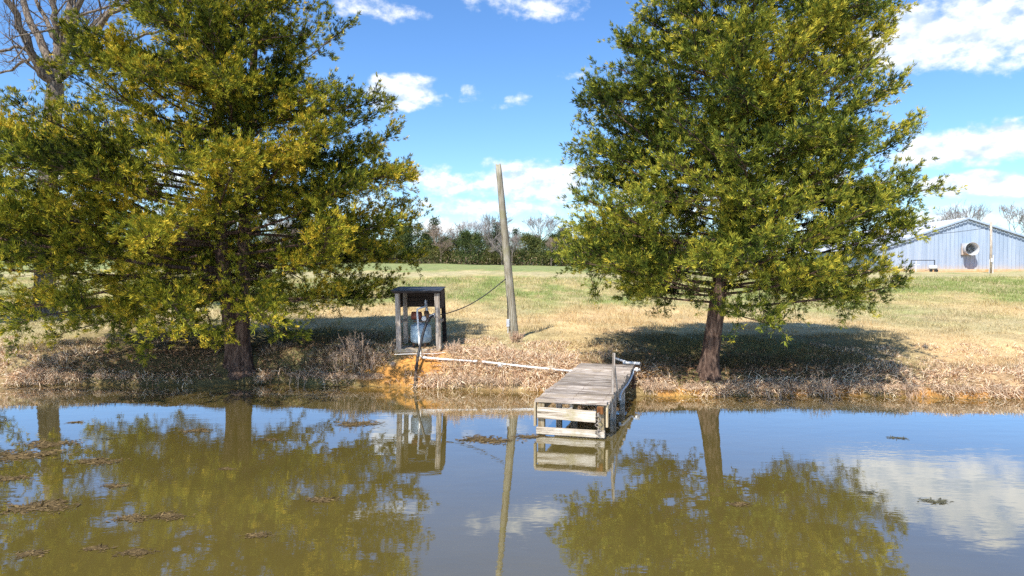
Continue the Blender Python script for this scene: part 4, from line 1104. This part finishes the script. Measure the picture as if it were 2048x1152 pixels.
# ------------------------------------------------------------------ floating weed mats
mats = [(720, 848, 95, 'brown floating weed mat between the twin trunk and shelter reflections'), (392, 862, 62, 'small brown floating mat left of the twin trunk reflection'),
        (540, 880, 30, 'tiny brown fleck of pond weed just right of the twin trunk reflection'), (195, 923, 90, 'long thin weed mat right of the bare trunk reflection'),
        (95, 888, 110, 'thin weed strand crossing the bare trunk reflection'), (50, 910, 150, 'largest dark weed mat at the left edge of the pond'),
        (22, 957, 70, 'yellowish weed mat at the left edge below the largest mat'), (75, 1014, 140, 'long brown weed mat at the lower left of the pond'),
        (262, 1037, 70, 'left one of two neighbouring brown mats low in the pond'), (335, 1033, 75, 'right one of two neighbouring brown mats low in the pond'),
        (228, 972, 44, 'small pale weed mat above the pair of brown mats'), (642, 1000, 56, 'brown weed mat alone under the left cedar reflection'),
        (516, 1071, 42, 'small brown fleck near the middle bottom of the left reflection'), (62, 1108, 54, 'yellowish brown mat in the lower left corner of the pond'),
        (195, 1097, 50, 'dark mat right of the lower left corner mat'), (272, 1106, 66, 'brown mat at the bottom, third from the left corner'),
        (975, 880, 120, 'thin pale weed strand drifting left of the dock front'), (1870, 1003, 60, 'dark blue looking weed patch at the right of the pond'),
        (1738, 985, 34, 'dark fleck of weed at the right part of the right cedar reflection'), (1478, 1009, 38, 'small brown fleck in the right cedar trunk reflection'),
        (152, 845, 34, 'small brown mat beside the bare trunk reflection'), (452, 938, 28, 'tiny fleck in the twin trunk reflection'),
        (1795, 876, 44, 'thin dark strand of weed in the blue water at the right'), (215, 877, 40, 'faint weed fleck above the long thin mat'), (1060, 873, 60, 'weed strands gathered against the front left post of the dock')]
for k, (px, py, wd, lb) in enumerate(mats):
    rs = np.random.default_rng(700 + k); p = on_z(px, py, .0); sc = (CAM_H / math.tan(math.radians(1) + 0) * 0 + p.y) / FPX; wdt = wd * sc
    n = int((110 + wd * 5) * (.4 if k in (17, 18, 22, 23) else .8)); u = rs.normal(0, .26, (n, 2)); u[:, 1] += .18 * np.sin(u[:, 0] * 7 + k)
    X = u[:, 0] * wdt * .85; Y = u[:, 1] * wdt * .42; Z = rs.uniform(.000, .005, n)
    D = unit(np.stack([rs.normal(0, 1, n), rs.normal(0, .45, n), rs.normal(0, .02, n)], 1)); D[:, 2] = np.abs(D[:, 2])
    L = rs.uniform(.02, .075, n) * (.6 + wdt); Wd = L * rs.uniform(.12, .4, n); side = unit(np.cross(D, np.array([0, 0, 1.0]) + rs.normal(0, .15, (n, 3))))
    P = np.stack([X, Y, Z], 1)
    V = np.stack([P, P + D * (L * .4)[:, None] + side * (Wd * .5)[:, None], P + D * L[:, None], P + D * (L * .5)[:, None] - side * (Wd * .5)[:, None]], 1).reshape(-1, 3)
    V[:, 2] = np.maximum(V[:, 2], .001) + .001
    dark = k in (17, 18, 22, 23); base = np.array([.09, .085, .05]) if dark else np.array([.115, .078, .032])
    C = base * rs.uniform(.5, 1.5, (n, 1)); C[rs.random(n) < .15] *= 1.5
    tag(link('weed_mat', np_mesh('weed_mat', V, np.arange(n * 4).reshape(n, 4), np.repeat(C, 4, 0)), M_WEED, loc=(p.x, p.y, 0)), lb, 'pond weed')
# scum along the shore
n = 9000; x = rng.uniform(-11, 10, n); s = -np.abs(rng.normal(0, .16, n)) - .02; keep = rng.random(n) < sst(fbm(x * 1.2, s * 3, 3, 8), .42, .62) * np.where(x < -3, 1, .35); x = x[keep]; s = s[keep]; n = len(x)
P = np.stack([x, shore(x) + s * np.where(x < -6, 2.2, 1), np.full(n, .003)], 1); D = unit(np.stack([rng.normal(0, 1, n), rng.normal(0, .4, n), np.zeros(n)], 1))
side = np.stack([-D[:, 1], D[:, 0], np.zeros(n)], 1); L = rng.uniform(.02, .09, n)[:, None]; Wd = L * rng.uniform(.1, .4, (n, 1))
V = np.stack([P, P + D * L * .5 + side * Wd * .5, P + D * L, P + D * L * .5 - side * Wd * .5], 1).reshape(-1, 3)
C = np.array([[.30, .20, .09], [.18, .12, .05], [.42, .32, .18]])[rng.choice(3, n)] * rng.uniform(.6, 1.2, (n, 1))
tag(link('shore_debris', np_mesh('shore_debris', V, np.arange(n * 4).reshape(n, 4), np.repeat(C, 4, 0)), M_WEED), 'thin floating scum and straw bits along the waterline', 'pond scum', None, 'stuff')
tot = sum(len(o.data.polygons) for o in SC.objects if o.type == 'MESH'); print('polys', tot, 'objects', len(SC.objects))
